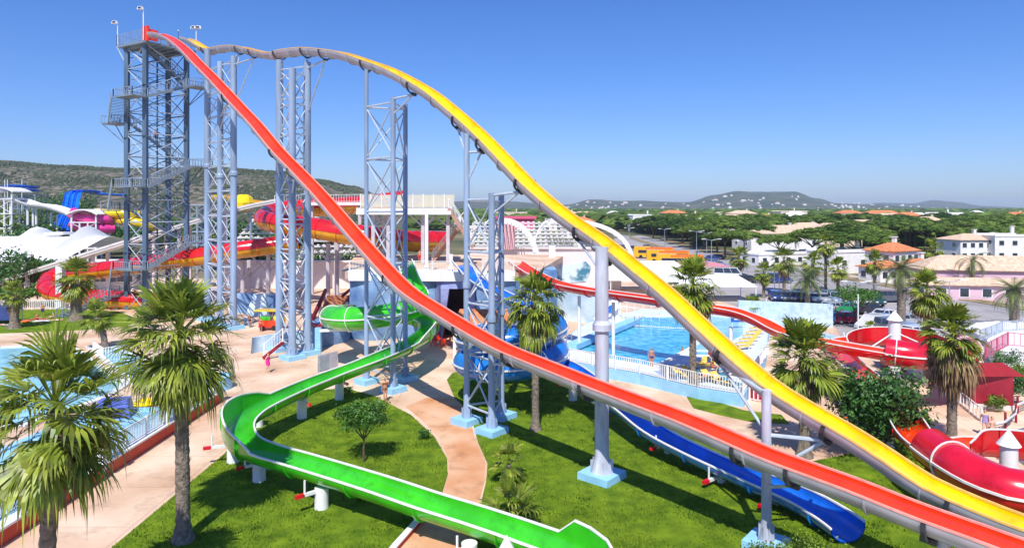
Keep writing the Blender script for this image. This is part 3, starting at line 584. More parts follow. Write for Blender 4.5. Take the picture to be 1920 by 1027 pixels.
slide('speed_slide', 'water slide', 'steep straight red speed slide with pale grey underside starting at the stair tower top', rp, .66, .60, m_red, m_grey, mat('pale red rim', (.85, .35, .28), .35), joint=4.2, rimw=.09)
def clamp(pt, t, e, Rr=.72):                       # dark cradle under a slide
    a = t.cross(V((0, 0, 1))).normalized(); up = a.cross(t); b = MB()
    pr = []; n = 10
    for i in range(n+1):
        an = -PI*.5+PI*i/n
        for rr in (Rr+.02, Rr+.13): pr.append(pt+a*math.sin(an)*rr-up*math.cos(an)*rr)
    vs = [p+t*s for s in (-.07, .07) for p in pr]; T = len(pr); fs = []
    for i in range(n):
        k = 2*i; fs += [(k, k+2, k+3, k+1), (T+k+1, T+k+3, T+k+2, T+k), (k+1, k+3, T+k+3, T+k+1), (k+2, k, T+k, T+k+2)]
    b.add(vs, fs); b.beam(pt-up*(Rr+.1)-t*.25, pt-up*(Rr+.1)+t*.25, .22, .18); b.build('clamp', m_dark, e, 0)
def support(label, cols, arms, brace=2.9, collar=None, mcol=None, mats=None, group=None, name='support_tower'):
    """cols: (u, d, v_top, radius); arms: (col, slide fn, u on slide, drop)"""
    e = empty(name, P(cols[0][0], 0, cols[0][1]).xy.to_3d(), label, 'support tower' if len(cols) > 1 else 'support column', group); e.location.z = 0; cs = []
    for i, (u, d, vt, r) in enumerate(cols):
        x = (u-960)/F*d; zt = H-(vt-HV)*d/F; cs.append((x, d, zt, r)); cm = (mats or {}).get(i, mcol or m_col)
        zc = collar*zt if collar else None; pr = [(r*1.7, .38), (r*1.02, 1.25)] if len(cols) > 1 or True else []
        pr += ([(r*1.0, zc-.25), (r*1.35, zc-.22), (r*1.35, zc+.1), (r*.98, zc+.3)] if zc else [])+[(r*.96, zt-.1), (r*.96, zt)]
        MB().lathe((x, d, 0), pr, 18).build('column', cm, e, 30)
        b = MB(); b.box((x, d, .2), (r*2+1.1, r*2+1.1, .42), .86); b.build('plinth', m_lblue, e, 0)
        b = MB()
        for k in range(8): a = k*PI/4; b.box((x+math.cos(a)*r*1.25, d+math.sin(a)*r*1.25, .72), (r*.8, .03, .62), a)
        b.build('base_gusset', cm, e, 0)
    n = len(cs)
    if n > 1:
        for i in range(n):
            if n == 2 and i: break
            j = (i+1) % n; (x1, y1, z1, r1), (x2, y2, z2, r2) = cs[i], cs[j]; zt = min(z1, z2)-.4; m = max(2, round((zt-1.2)/brace)); h = (zt-1.2)/m; b = MB()
            for k in range(m+1): z = 1.2+h*k; b.tube((x1, y1, z), (x2, y2, z), .075, 6)
            for k in range(m): z = 1.2+h*k; b.tube((x1, y1, z+.1), (x2, y2, z+h-.1), .06, 6); b.tube((x2, y2, z+.1), (x1, y1, z+h-.1), .06, 6)
            b.build('bracing', m_brace, e, 50)
    for c, fn, u, drop in arms:
        x, y, zt, r = cs[c]; p = fn(u); t = (fn(u+2)-fn(u-2)).normalized(); clamp(p, t, e); a = t.cross(V((0, 0, 1))).normalized(); up = a.cross(t)
        q = p-up*.85; z1 = min(zt-.15, q.z-.05); z2 = max(.6, z1-drop); b = MB(); b.tube((x, y, z1), q, .09, 7)
        if drop: b.tube((x, y, z2), q, .07, 7)
        b.build('arm', m_brace, e, 50)
    return e
support('three grey blue columns with lattice nearest the stair tower', [(389, 84, 93, .39), (413, 79, 116, .35), (438, 78, 106, .37)], [(0, yel, 388, 0), (2, yel, 452, 2), (2, yel, 478, 5), (1, red, 430, 1.5)], collar=.57)
support('three tall grey blue columns with lattice under the second hump', [(524, 66, 113, .36), (548, 62.3, 128, .33), (576, 64.3, 117, .36)], [(0, yel, 525, 0), (2, yel, 577, 0), (2, yel, 612, 4.5), (0, red, 520, 1.5), (1, red, 555, 1.2)], collar=.60)
support('slim grey lattice tower with three legs in the middle of the park', [(687, 53.6, 131, .17), (737, 51.2, 182, .2), (760, 54.6, 196, .2)], [(0, yel, 691, 0), (1, yel, 780, 1.2), (1, red, 736, 1)], brace=4.6, collar=.42)
support('pale lattice tower of three columns beside the curved path', [(875, 43.6, 251, .20), (922, 41.6, 362, .21), (940, 44.6, 366, .2)], [(0, yel, 866, 1.4), (0, yel, 912, 2), (1, yel, 985, 1.2), (0, red, 868, 1), (1, red, 960, .8)], brace=3.4, collar=.48)
support('thick weathered white column on the lawn right of the palm', [(1128.5, 34.6, 463, .36)], [(0, yel, 1095, 1.2), (0, red, 1105, .8), (0, yel, 1150, 0)], collar=.66, mcol=m_colw, name='support_column')
support('grey column near the bottom right between red and yellow slides', [(1437, 27.5, 731, .20)], [(0, yel, 1365, 1.6), (0, yel, 1560, 1.6), (0, red, 1390, .5), (0, red, 1490, .8)], mcol=m_colw, name='support_column')
support('thin hidden column under both speed slides at the right edge', [(1770, 22.6, 985, .2)], [(0, yel, 1790, 0), (0, red, 1745, 0)], mcol=m_colw, name='support_column')

# green slide
gp = [V(p) for p in ((-11.6, 71.5, 8.6), (-11.2, 70, 8.4), (-10.2, 67.5, 7.0), (-8.9, 64.2, 5.9), (-8.7, 60.5, 5.2), (-10.6, 57.8, 4.85), (-13.8, 57.3, 4.6), (-16.2, 59.8, 4.35), (-15.2, 63.4, 4.0), (-11.6, 65, 3.7), (-8.2, 63, 3.45), (-7.5, 59, 3.3))]
gp += [G(768, 642, 3.1), G(700, 672, 2.9), G(620, 702, 2.4), G(560, 726, 2.25), G(505, 751, 2.15), G(468, 772, 2.05), G(447, 796, 2.0), G(455, 824, 1.9), (G(495, 843, 1.85)), G(560, 862, 1.8), G(640, 886, 1.75), G(720, 911, 1.7), G(800, 938, 1.62), G(900, 969, 1.5), G(1000, 1003, 1.4), G(1075, 1033, 1.32), G(1110, 1075, 1.25), G(1080, 1130, 1.2)]
gpp = smoothpath(gp, .5); N_ = len(gpp)
def near_i(path, p): return min(range(len(path)), key=lambda i: (path[i]-p).length)
ib0, ib1 = near_i(gpp, gp[16])/N_, near_i(gpp, gp[20])/N_; ie2 = near_i(gpp, G(1050, 1015, 1.35))/N_
bump = lambda s, a, b, h: h*math.sin(PI*min(1, max(0, (s-a)/(b-a))))**.6 if a < s < b else 0
ig1, ig2 = near_i(gpp, gp[8])/N_, near_i(gpp, gp[12])/N_
gwall = lambda s: (.62 if s > ie2 else bump(s, ig1-.004, ig2, .95), bump(s, ib0-.005, ib1+.005, .95))
slide('water_slide', 'water slide', 'bright green slide winding from a closed loop down to the front lawn', gpp, .80, .70, m_green, m_green, walls=gwall, joint=3.4, tubes=[(near_i(gpp, gp[4]), near_i(gpp, gp[8]))], Rt=.98)
# blue slide
bp = [V(p) for p in ((-5.6, 70.5, 8.6), (-5.2, 69, 8.4), (-3.3, 64, 7.2), (-.8, 59, 6.5), (1.2, 56, 6.1), (2.9, 53.4, 5.7), (3.3, 49.8, 5.2), (1, 46.4, 4.95), (-2.1, 46.5, 4.7), (-3.3, 49.5, 4.4), (-1.5, 52.4, 4.1), (1.6, 52.2, 3.8), (3.3, 49.2, 3.5), (1.5, 46.1, 3.25), (-1.8, 45.9, 3.05), (-3.4, 48.6, 2.85), (-1.9, 51.8, 2.7), (1.2, 52.6, 2.5), (3.7, 51.3, 2.3), (5.0, 48.3, 2.1), (5.7, 45, 2.0), (7.0, 41, 1.8))]
bp += [G(1228, 806, 1.45), G(1300, 844, 1.2), G(1400, 889, 1.0), G(1500, 933, .85), G(1560, 968, .75), G(1590, 990, .7)]
bpp = smoothpath(bp, .5)
slide('water_slide', 'water slide', 'blue slide curling in tubes behind the palm and ending open on the lawn', bpp, .76, .58, m_dblue, m_blue, Rt=.9, walls=lambda s: (bump(s, .93, 1.08, .2), 0), joint=3.4, tubes=[(near_i(bpp, bp[6]), near_i(bpp, bp[18]))])
# right red slide
cp = [P(966, 489, 75), P(1000, 511, 70), P(1040, 528, 66), P(1100, 541, 62), P(1210, 556, 57), P(1290, 568, 55), P(1350, 576, 54), P(1385, 583, 53), P(1424, 598, 52), P(1468, 620, 50.5), P(1522, 634, 49), P(1575, 644, 48), P(1645, 656, 46.5), P(1716, 666, 45.5)]
cp += [V(p) for p in ((31, 46.2, 3.9), (33.4, 49.5, 3.8), (32.2, 53.4, 3.6), (28.6, 54.6, 3.45), (25.6, 52.8, 3.3), (24.3, 48.5, 3.1), (23.4, 44, 2.95), (21.9, 38, 2.8))]
cp += [G(1716, 812, 2.7), G(1745, 838, 2.6), G(1800, 876, 2.5), G(1860, 907, 2.4), G(1925, 925, 2.3)]+[V(p) for p in ((24.0, 27.6, 2.2), (26.4, 29.6, 2.1), (26.6, 33.0, 2.0), (24.0, 34.6, 1.9), (22.0, 33.4, 1.8))]
cpp = smoothpath(cp, .5); N2 = len(cpp); f1 = near_i(cpp, cp[15])/N2; f2 = near_i(cpp, cp[19])/N2; f3 = near_i(cpp, cp[27])/N2
slide('water_slide', 'water slide', 'long red slide with white rims curling round two white posts at right', cpp, .82, .60, m_red, m_crim, walls=lambda s: (max(bump(s, f1-.01, f2, 1.0), bump(s, f3-.01, 1.03, 1.0)), 0), joint=3.4, rimw=.07, Rt=.92, tubes=[(near_i(cpp, P(1668, 660, 46.2)), near_i(cpp, cp[15])), (near_i(cpp, cp[23]), near_i(cpp, cp[27]))], mtop=m_lred)
def cone_post(x, y, h, r, label):
    e = empty('slide_post', (x, y, 0), label, 'post'); MB().lathe((x, y, 0), [(r, 0), (r, h-.7)], 16).build('shaft', m_white, e, 40)
    MB().lathe((x, y, 0), [(r*1.35, h-.7), (.02, h)], 16).build('cone_cap', m_white, e, 40)
    for a in (3.6, 5.4): MB().tube((x, y, h-1.6), (x+math.cos(a)*3, y+math.sin(a)*3, h-2.6), .05, 6).build('stay', m_white, e, 40)
cone_post(28.7, 50, 6.4, .42, 'thick white post with cone cap inside the far red curl')
cone_post(22.8, 30.6, 3.9, .36, 'white post with cone cap inside the near red curl at the right edge')
cone_post((950-960)/F*22.2, 22.2, 3.15, .3, 'white post with cone cap at the bottom edge before the green slide')

def post(u, v, d, zt, r, label, bend=True, group=None, m=None, arm=None):
    x = (u-960)/F*d; e = empty('slide_post', (x, d, 0), label, 'post', group)
    MB().lathe((x, d, 0), [(r*1.05, 0), (r, .3), (r, zt)], 16).build('shaft', m or m_white, e, 40)
    if arm is not None:
        p = V(arm); b = MB(); b.beam((x, d, zt-.12), (p.x, p.y, zt-.12), .16, .14); b.tube((p.x, p.y, zt-.12), (p.x, p.y, zt+.55), .05, 6)
        b.build('bracket', m_white, e, 0); dd = (V((p.x, p.y, zt-.12))-V((x, d, zt-.12))).normalized()
        q = V((p.x, p.y, zt-.12)); MB().beam(q+dd*.05, q+dd*.45, .18, .16).build('bracket_cap', m_lred, e, 0)
    return e
for (u, v, zt, lb, ax) in ((566, 785, 1.3, 'white post under the green slide left of the round tree', (.9, -1.0)), (636, 749, 1.5, 'white post under the green slide near the grey board', (.9, -1)), (437, 867, 1.1, 'white post under the outer green bend', (-1.6, -.6)), (486, 902, 1.05, 'white post at the lower end of the green bend', (-.9, -.7)), (603, 953, 1.0, 'white post under the green slide nearest the lawn middle', (-1.0, -.9)), (880, 1060, .9, 'white post under the green slide by the orange path', (-.7, -.9)), (484, 800, 1.2, 'white post on the inside of the green bend', (.7, -.8))):
    p = G(u, v); post(u, v, p.y, zt, .32, lb, arm=(p.x+ax[0]*.62, p.y+ax[1]*.62, 0))
for (u, v, zt, lb, r) in ((1074, 751, 1.5, 'white post under the blue slide beside the flared palm', .3), (1662, 845, 2.2, 'white post under the upper end of the near red tube', .4), (1252, 850, .7, 'short white post under the front blue slide', .2), (1352, 905, .5, 'short white post further down the front blue slide', .2), (1456, 945, .4, 'short white post near the end of the blue slide', .2)):
    p = G(u, v); post(u, v, p.y, zt, r, lb, arm=(p.x-.8, p.y-.6, 0))
for i, (u, d, zt, lb) in enumerate(((1086, 63, 5.8, 'white post under the far red slide behind the thick column'), (1150, 60, 5.6, 'white post under the far red slide beside the stair frame'), (1370, 53.5, 4.5, 'white post under the red slide near the blue sign'), (1577, 48, 3.1, 'white post under the red slide right of its dip'), (1683, 46, 2.8, 'white post under the red slide at the big tree'))):
    post(u, 0, d, zt, .16, lb)
# ---- raft slides at the back
m_raftin = gel('raft slide red', (.62, .012, .015))
rl = smoothpath([P(760, 372, 122), P(690, 382, 118), P(620, 388, 113), P(550, 392, 110), P(510, 400, 107), P(497, 412, 102), P(530, 420, 98), P(590, 428, 95), P(650, 438, 94), P(710, 446, 94), P(770, 452, 96), P(830, 452, 100)], .9)
slide('raft_slide', 'water slide', 'wide red raft slide with ochre underside looping behind the tall columns', rl, 1.5, 1.4, m_raftin, m_ochre, m_crim, joint=2.6, tubes=[(0, len(rl)-1)], mtop=m_raftin)
rl = smoothpath([P(560, 452, 98), P(500, 462, 97), P(440, 470, 96), P(380, 480, 96), P(300, 490, 97), P(220, 503, 98), P(150, 511, 99), P(105, 518, 100), P(88, 532, 98), P(100, 549, 95), P(150, 557, 94), P(250, 563, 94), P(300, 564, 95)], .9)
slide('raft_slide', 'water slide', 'lower red raft slide with yellow underside doubling back at left', rl, 1.25, 1.2, m_raftin, m_ochre, m_crim, joint=2.6, tubes=[(0, len(rl)-1)], mtop=m_raftin)
# ---------------------------------------------------------------- stair tower
def railing(b, pts, h=1.05, sp=.42, r=.034, rr=.045, n=4):
    for p, q in zip(pts, pts[1:]):
        p, q = V(p), V(q); L = (q-p).length; k = max(1, int(L/sp)); up = V((0, 0, h))
        b.tube(p+up, q+up, rr, n); b.tube(p+up*.12, q+up*.12, rr*.8, n)
        for i in range(k+1): c = p.lerp(q, i/k); b.tube(c, c+up, r if i not in (0, k) else rr*1.3, n)
def flight(e, p, q, w, side=1, n=None):
    """stairs rising from p to q, with two stringers, treads and railings"""
    p, q = V(p), V(q); d = q-p; hd = V((d.x, d.y, 0)).normalized(); s = V((-hd.y, hd.x, 0)); n = n or max(4, int(d.z/.19))
    b = MB()
    for sg in (-1, 1): b.beam(p+s*sg*w/2-V((0, 0, .12)), q+s*sg*w/2-V((0, 0, .12)), .07, .28)
    for i in range(n):
        c = p.lerp(q, (i+.5)/n); b.beam(c-s*w/2, c+s*w/2, .28, .04)
    f = b.build('stair_flight', m_grate, e, 0); b = MB()
    for sg in (-1, 1): railing(b, [p+s*sg*w/2, q+s*sg*w/2], 1.05, .45, .034, .045)
    b.build('handrail', m_steel, f, 0)
def landing(e, c, w, d, rz, sides='abcd', th=.14):
    b = MB(); b.box(c, (w, d, th), rz); l = b.build('landing', m_grate, e, 0)
    ca, sa = math.cos(rz), math.sin(rz); cr = [V((c[0]+x*ca-y*sa, c[1]+x*sa+y*ca, c[2]+th/2)) for x, y in ((-w/2, -d/2), (w/2, -d/2), (w/2, d/2), (-w/2, d/2))]; b = MB()
    for k, s in enumerate('abcd'):
        if s in sides: railing(b, [cr[k], cr[(k+1) % 4]])
    if b.f: b.build('handrail', m_steel, l, 0)
    return cr
e = empty('stair_tower', (-50, 93, 0), 'tall blue grey steel stair tower with zigzag stairs and top platform', 'tower')
L0 = V((-50.05, 91, 0)); e1 = V((-.866, .5, 0)); e2 = V((.5, .866, 0)); L1 = L0+e1*4.35; L2 = L0+e2*6.1; L3 = L1+e2*6.1
TZ = 36.6
for i, c in enumerate((L0, L1, L3, L2)):
    b = MB(); z = 0
    MB().tube(c, c+V((0, 0, TZ-.3)), .40, 4).build('leg', m_tower, e, 0); 
    for z in (8, 16, 24, 31): MB().box((c.x, c.y, z), (.8, .8, .12), PI/6).build('leg_flange', m_tower, e, 0)
for p, q in ((L0, L1), (L1, L3), (L3, L2), (L2, L0)):
    b = MB(); h = 3.05
    for k in range(12):
        z = k*h; up = V((0, 0, z)); u2 = V((0, 0, z+h)); b.tube(p+u2, q+u2, .075, 5); b.tube(p+up, q+u2, .06, 5); b.tube(q+up, p+u2, .06, 5)
    b.build('bracing', m_brace if p == L0 or p == L2 else m_tower, e, 0)
b = MB(); m1 = (L0+L2)/2; m2 = (L1+L3)/2; mc = (m1+m2)/2
b.tube(mc, mc+V((0, 0, TZ-1)), .12, 6); b.build('leg', m_tower, e, 0)
b = MB()
for k in range(12): z = k*3.05+1.5; b.tube(m1+V((0, 0, z)), m2+V((0, 0, z)), .06, 5); b.tube(L0+V((0, 0, z)), L3+V((0, 0, z)), .05, 5); b.tube(L1+V((0, 0, z)), L2+V((0, 0, z+1.5)), .05, 5)
b.build('bracing', m_tower, e, 0)
A = L1+e1*1.7-e2*.6; B = L0-e2*1.4+e1*1.2; Cc = L2+e2*1.2-e1*.9; rz = math.atan2(e2.y, e2.x); up = lambda p, z: V((p.x, p.y, z))
zA = (1.9, 13.8, 25.9); zB = (5.8, 17.0, 29.2); zC = (9.2, 20.1, 31.6)
for i in range(3):
    landing(e, up(A, zA[i]), 2.6, 2.6, rz, 'abc'); landing(e, up(B, zB[i]), 2.0, 4.4, rz, 'abcd'); landing(e, up(Cc, zC[i]), 2.8, 2.6, rz, 'abc')
    flight(e, up(A-e2*.4-e1*1.0, zA[i]+.07), up(B+e1*2.0-e2*.1, zB[i]+.07), 2.2)
    flight(e, up(B+e2*1.0-e1*1.9, zB[i]+.07), up(Cc-e2*1.5-e1*.5, zC[i]+.07), 1.2)
    nz = zA[i+1] if i < 2 else TZ-.1
    flight(e, up(Cc+e1*1.3-e2*.9, zC[i]+.07), up(A-e1*1.9+e2*1.0, nz+.07) if i < 2 else up(L0+e1*2.2+e2*1.6, nz), 1.2)
    b = MB()                                        # knee braces under the outer landings
    for q, r_, z in ((A, L1, zA[i]), (Cc, L2, zC[i])):
        for sg in (-1, 1): b.tube(up(q, z-.1)+(q-r_).normalized()*1.0+(e2 if q is A else e1)*sg*.9, up(r_, z-3.0), .06, 5)
    b.build('knee_brace', m_tower, e, 0)
flight(e, up(A-e2*8-e1*1.5, .05), up(A-e2*1.6-e1*1.0, zA[0]), 1.3)
pc = (L0+L3)/2; b = MB(); b.box(up(pc, TZ), (7.6, 6.6, .22), rz)
for k in range(6): b.box(up(pc+e2*(-3+1.2*k), TZ-.22), (.14, 6.2, .22), rz)
b.build('platform', m_grate, e, 0)
cr = [pc+e2*x+e1*y+V((0, 0, TZ+.11)) for x, y in ((-3.8, -3.3), (-3.8, 3.3), (3.8, 3.3), (3.8, -3.3))]; b = MB(); railing(b, [cr[0]+e1*.4, cr[1], cr[2]], 1.5, .35, .03, .04); railing(b, [cr[0]+e2*2.2, cr[3], cr[3]+e1*1.2], 1.2, .4, .03, .04); b.build('handrail', m_steel, e, 0)
b = MB(); b.box(up(cr[0]+e2*.3+e1*.3, TZ+1.1), (.3, 1.2, 2), rz); b.box(up(cr[0]+e2*1.0-e1*.1, TZ+1.0), (1.5, .2, 1.5), rz); b.build('start_gate', m_red, e, 0)
b = MB(); b.tube(cr[1]+V((0, 0, -.1)), up(L1, TZ-2.6), .09, 6); b.tube(up(L1, TZ-.3), up(L0, TZ-2.6), .09, 6); b.build('knee_brace', m_brace, e, 0)
def flood(p, hgt, label, sg=-1, two=False):
    t = empty('floodlight', p, label, 'floodlight'); MB().tube(p, p+V((0, 0, hgt)), .06, 6).build('pole', m_white, t, 0)
    for s_ in ((sg,) if not two else (-1, 1)):
        b = MB(); q = p+V((s_*.35, -.1, hgt+.1)); b.box(q, (.75, .5, .38), .4*s_, .75); b.build('lamp_head', m_white, t, 0); MB().box(q+V((0, -.27, -.02)), (.5, .04, .24), .4*s_).build('lamp_glass', m_glass, t, 0)
flood(cr[1]+V((.1, 0, 0)), 3.2, 'floodlight on pole at the left corner of the tower platform')
flood(cr[0]+V((-.2, 0, 0)), 4.2, 'floodlight on pole above the red slide start, the highest one')
flood(cr[3]+V((0, 0, 0)), 3.4, 'twin floodlight on pole at the right corner of the tower platform', two=True)
t = empty('antenna', cr[2]+V((1.5, 0, 0)), 'thin antenna mast on the tower platform', 'antenna'); MB().tube(cr[2]+V((1.5, 0, 0)), cr[2]+V((1.5, 0, 3.9)), .035, 5).build('mast', m_dark, t, 0); MB().lathe(cr[2]+V((1.5, 0, 3.8)), [(.05, 0), (.12, .1), (.05, .22)], 8).build('tip', m_white, t, 40)
# ---------------------------------------------------------------- walls, buildings, platforms
m_rock = mat('blue painted rock', (.06, .16, .42), .8, .3, .35, col2=(.28, .45, .66), detail=8, bump=.6, bscale=2.5, world=True, lo=.32, hi=.66)
m_rockp = mat('violet painted rock', (.11, .11, .34), .8, .3, .3, col2=(.30, .34, .60), detail=8, bump=.6, bscale=2.5, world=True)
m_rockl = mat('pale blue painted wall', (.42, .62, .76), .8, .15, .5, col2=(.62, .76, .84), detail=8, bump=.2, world=True)
m_mural = mat('teal wave mural', (.06, .25, .36), .8, .2, .45, col2=(.62, .74, .78), detail=7, world=True, lo=.42, hi=.54)
m_cave_shade = mat('painted cave shade', (.03, .028, .035), .95, .3, 1); m_stairb = mat('brown stone steps', (.50, .20, .10), .9, .15, 1.2)
m_mesh = mat('white mesh panel', (.70, .69, .64), .8, .15, .5, col2=(.78, .72, .50))
_t = m_mesh.node_tree; _b = _t.nodes['Principled BSDF']; _b.inputs['Alpha'].default_value = .62; m_lav = mat('lavender grey post paint', (.52, .48, .52), .6, .1, 1); m_maroon = mat('maroon paint', (.30, .012, .03), .5, .15, 2)
m_brown = mat('pinkish brown stair deck', (.42, .24, .18), .8, .1, 2)
def fence(pts, h, label, sp=.16, post=2.2, m=None, pw_=.035, group=None, z0=0, base=None):
    e = empty('railing', (pts[0].x, pts[0].y, pts[0].z), label, 'railing', group); m = m or m_fence; b = MB(); pk = MB(); pl = []
    for p, q in zip(pts, pts[1:]):
        p, q = V(p), V(q); L = (q-p).length; k = max(1, int(L/sp)); up = V((0, 0, h))
        b.beam(p+up, q+up, .07, .06); b.beam(p+up*.1, q+up*.1, .06, .05)
        for i in range(1, k): c = p.lerp(q, i/k); pk.beam(c+up*.1+V((0, 0, .026)), c+up-V((0, 0, .031)), pw_, pw_)
        kk = max(1, round(L/post))
        for i in range(kk+1):
            if i or p == pts[0]: c = p.lerp(q, i/kk); pl.append(c)
    b.build('rail', m, e, 0); pk.build('pickets', m, e, 0)
    for c in pl: MB().box(c+V((0, 0, h*.52)), (.11, .11, h*1.06), .3).build('post', m, e, 0)
    return e
def one(name, mb, m, label, cat, smooth=0, group=None): return tag(mb.build(name, m, None, smooth), label, cat, group)
def rockwall(name, line, z0, h, depth, m, label, cat='rock wall', amp=.5, nx=8, nz=8, topz=None):
    """rough wall whose front follows line (list of xy)"""
    b = MB(); pts = []
    for p, q in zip(line, line[1:]):
        k = max(1, int((V(q)-V(p)).length/.8))
        for i in range(k): pts.append(V(p).lerp(V(q), i/k))
    pts.append(V(line[-1])); n = len(pts); vs = []
    for j in range(nz+1):
        z = z0+h*j/nz
        for i, p in enumerate(pts):
            nn = mnoise.noise(V((p.x*.35, p.y*.35, z*.4)))*amp+mnoise.noise(V((p.x*1.1, p.y*1.1, z*1.2)))*amp*.35
            vs.append((p.x, p.y+nn+(j/nz)*.3, z))
    for p in pts: vs.append((p.x, p.y+depth, z0+h))
    for p in pts: vs.append((p.x, p.y+depth, z0))
    fs = [(j*n+i, j*n+i+1, (j+1)*n+i+1, (j+1)*n+i) for j in range(nz+2) for i in range(n-1)]
    fs += [tuple([j*n for j in range(nz+3)])[::-1], tuple([j*n+n-1 for j in range(nz+3)])]
    b.add(vs, fs); return one(name, b, m, label, cat, 50)
PZ = 7.2
def xz(u, d): return ((u-960)/F*d, d)
rockwall('rock_wall', [xz(655, 72), xz(700, 71), xz(760, 72.5), xz(815, 71.5)], 0, PZ-.2, 6, m_rock, 'mottled blue painted rock wall behind the green loop')
rockwall('rock_wall', [xz(815, 71.6), xz(825, 71)], 0, PZ-.25, 5, m_rockp, 'violet rock pillar left of the dark cave', amp=.25)
rockwall('rock_wall', [xz(893, 71), xz(965, 71.5), xz(1000, 74), xz(1045, 77)], 0, PZ-.3, 6, m_rock, 'blue painted rock wall between the cave and the red slide start')
rockwall('rock_wall', [xz(825, 71.3), xz(850, 71.2), xz(895, 71.1)], 5.5, PZ-.15-5.5, 5, m_rockp, 'violet painted rock lintel with faded ghostly clouds over the cave', amp=.3)
b = MB(); b.box((xz(860, 76)[0], 77.5, 2.9), (5.2, 6, 5.7)); one('cave', b, m_cave_shade, 'near black block painted as cave shade in the violet rock', 'cave')  # near-black block behind the gap; its colour paints in the cave's shade
b = MB()
for (u, v, s) in ((826, 0, 1), (891, 0, -1)):
    x = xz(u, 70.8)[0]; b.add([(x, 70.8, 0), (x+s*.1, 70.8, 0), (x+s*.9, 70.8, 5.5), (x, 70.8, 5.6), (x, 71.9, 0), (x+s*.1, 71.9, 0), (x+s*.9, 71.9, 5.5), (x, 71.9, 5.6)], [(0, 1, 2, 3), (1, 5, 6, 2), (4, 7, 6, 5), (3, 2, 6, 7)])
one('cave_arch', b, m_rockp, 'sloping violet rock jambs framing the cave mouth', 'cave arch')
b = MB(); b.prism([xz(640, 74), xz(655, 72.2), xz(760, 72.6), xz(870, 71.6), xz(965, 71.8), xz(1010, 74.3), xz(1060, 100), xz(668, 100)], PZ-.8, PZ-.05)
o = struct('plateau', b, m_plaza)
b = MB(); b.prism([xz(653, 71.6), xz(870, 71.0), xz(966, 71.3), xz(968, 72.2), xz(870, 71.9), xz(653, 72.6)], PZ-.9, PZ+.12); one('parapet', b, m_white, 'thick white parapet band along the top of the blue rock wall', 'parapet')
fence([V((*xz(655, 72.1), PZ+.1)), V((*xz(700, 72), PZ+.1))], 1.1, 'short white railing on the plateau left of the slim tower')
fence([V((*xz(742, 72), PZ+.1)), V((*xz(846, 71.5), PZ+.1))], 1.1, 'white railing along the plateau edge above the cave')
fence([V((*xz(905, 71.7), PZ+.1)), V((*xz(963, 71.8), PZ+.1))], 1.1, 'white railing along the plateau edge right of the blue slide start')
for i, (u, h_) in enumerate(((846, 1.9), (700, 1.8), (742, 1.5), (800, 6.4))):
    x, y = xz(u, 72.6); b = MB(); b.box((x, y, PZ+h_/2), (.34, .34, h_)); b.box((x, y, PZ+.3), (.8, .8, .6), 0, .6)
    one('gate_pillar', b, m_white, ('white pillar at the blue slide start', 'white pillar at the railing end near the slim tower', 'white pillar behind the slim tower legs', 'tall white pillar with flared foot on the plateau')[i], 'pillar')
# blue low walls, stairs
rockwall('rock_wall', [xz(430, 90), xz(530, 88)], 0, 2.6, 1.2, m_rock, 'low blue rock wall behind the peach square at left', amp=.3)
b = MB(); b.add([(xz(462, 88)[0], 87.6, 0), (xz(505, 88)[0], 87.2, 0), (xz(496, 88)[0], 88.2, 2.75), (xz(473, 88)[0], 88.4, 2.75), (xz(462, 88)[0], 89, 0), (xz(505, 88)[0], 89, 0), (xz(496, 88)[0], 89, 2.75), (xz(473, 88)[0], 89, 2.75)], [(0, 1, 2, 3), (1, 5, 6, 2), (4, 0, 3, 7), (3, 2, 6, 7), (5, 4, 7, 6)])
one('rock_buttress', b, m_rockl, 'pale blue sloping rock buttress in the low blue wall', 'rock')
st = empty('stairway', V((*xz(595, 70), 0)), 'wide brown stone stairway climbing beside the green loop', 'stairs'); 
x0, x1 = xz(578, 70)[0], xz(626, 70)[0]; b = MB()
for i in range(15): b.box(((x0+x1)/2, 70.2+i*.5, (.5+.25*i)/2), (x1-x0, .502, .5+.25*i))
b.build('steps', m_stairb, st, 0)
for sx in (x0-.25, x1+.25):
    b = MB(); b.beam((sx, 70, 1.0), (sx, 77.5, 4.6), .3, .4); b.build('maroon_coping', m_maroon, st, 0)
b = MB(); b.beam((x1-.2, 74, 4.3), (x1+1.9, 75, 6.1), .2, .3); b.build('maroon_handrail', m_maroon, st, 0)
rockwall('rock_wall', [xz(470, 64.5)]+[xz(520, 67.0), xz(578, 68.5)], 0, 1.5, .8, m_rockl, 'sloping pale blue wall at the foot of the tall column trio', amp=.1)
rockwall('rock_wall', [xz(578, 68.4), xz(597, 65.6), xz(606, 67.5), xz(652, 70.6)], 0, 2.3, 4, m_rock, 'blue rock retaining wall below the brown stairway', amp=.2)
b = MB(); b.beam((*xz(576, 68.2), 2.4), (*xz(600, 65.6), 2.4), .4, .3); b.beam((*xz(600, 65.6), 2.4), (*xz(612, 67.5), 2.9), .4, .3); one('wall_coping', b, m_maroon, 'maroon coping on the corner of the blue retaining wall', 'coping')
b = MB(); b.box((*xz(597, 65.3), 1.2), (.55, .55, 2.4)); one('wall_pier', b, m_lblue, 'light blue corner pier of the retaining wall', 'pier')
fence([G(495, 668, .2), G(530, 640, 1.6)], 1.2, 'small white sloping railing with maroon base by the tall column trio', sp=.3)
b = MB(); b.beam(G(493, 672, .1), G(532, 640, 1.5), .2, .3); one('ramp_kerb', b, m_maroon, 'maroon sloping kerb under the small white railing', 'kerb')
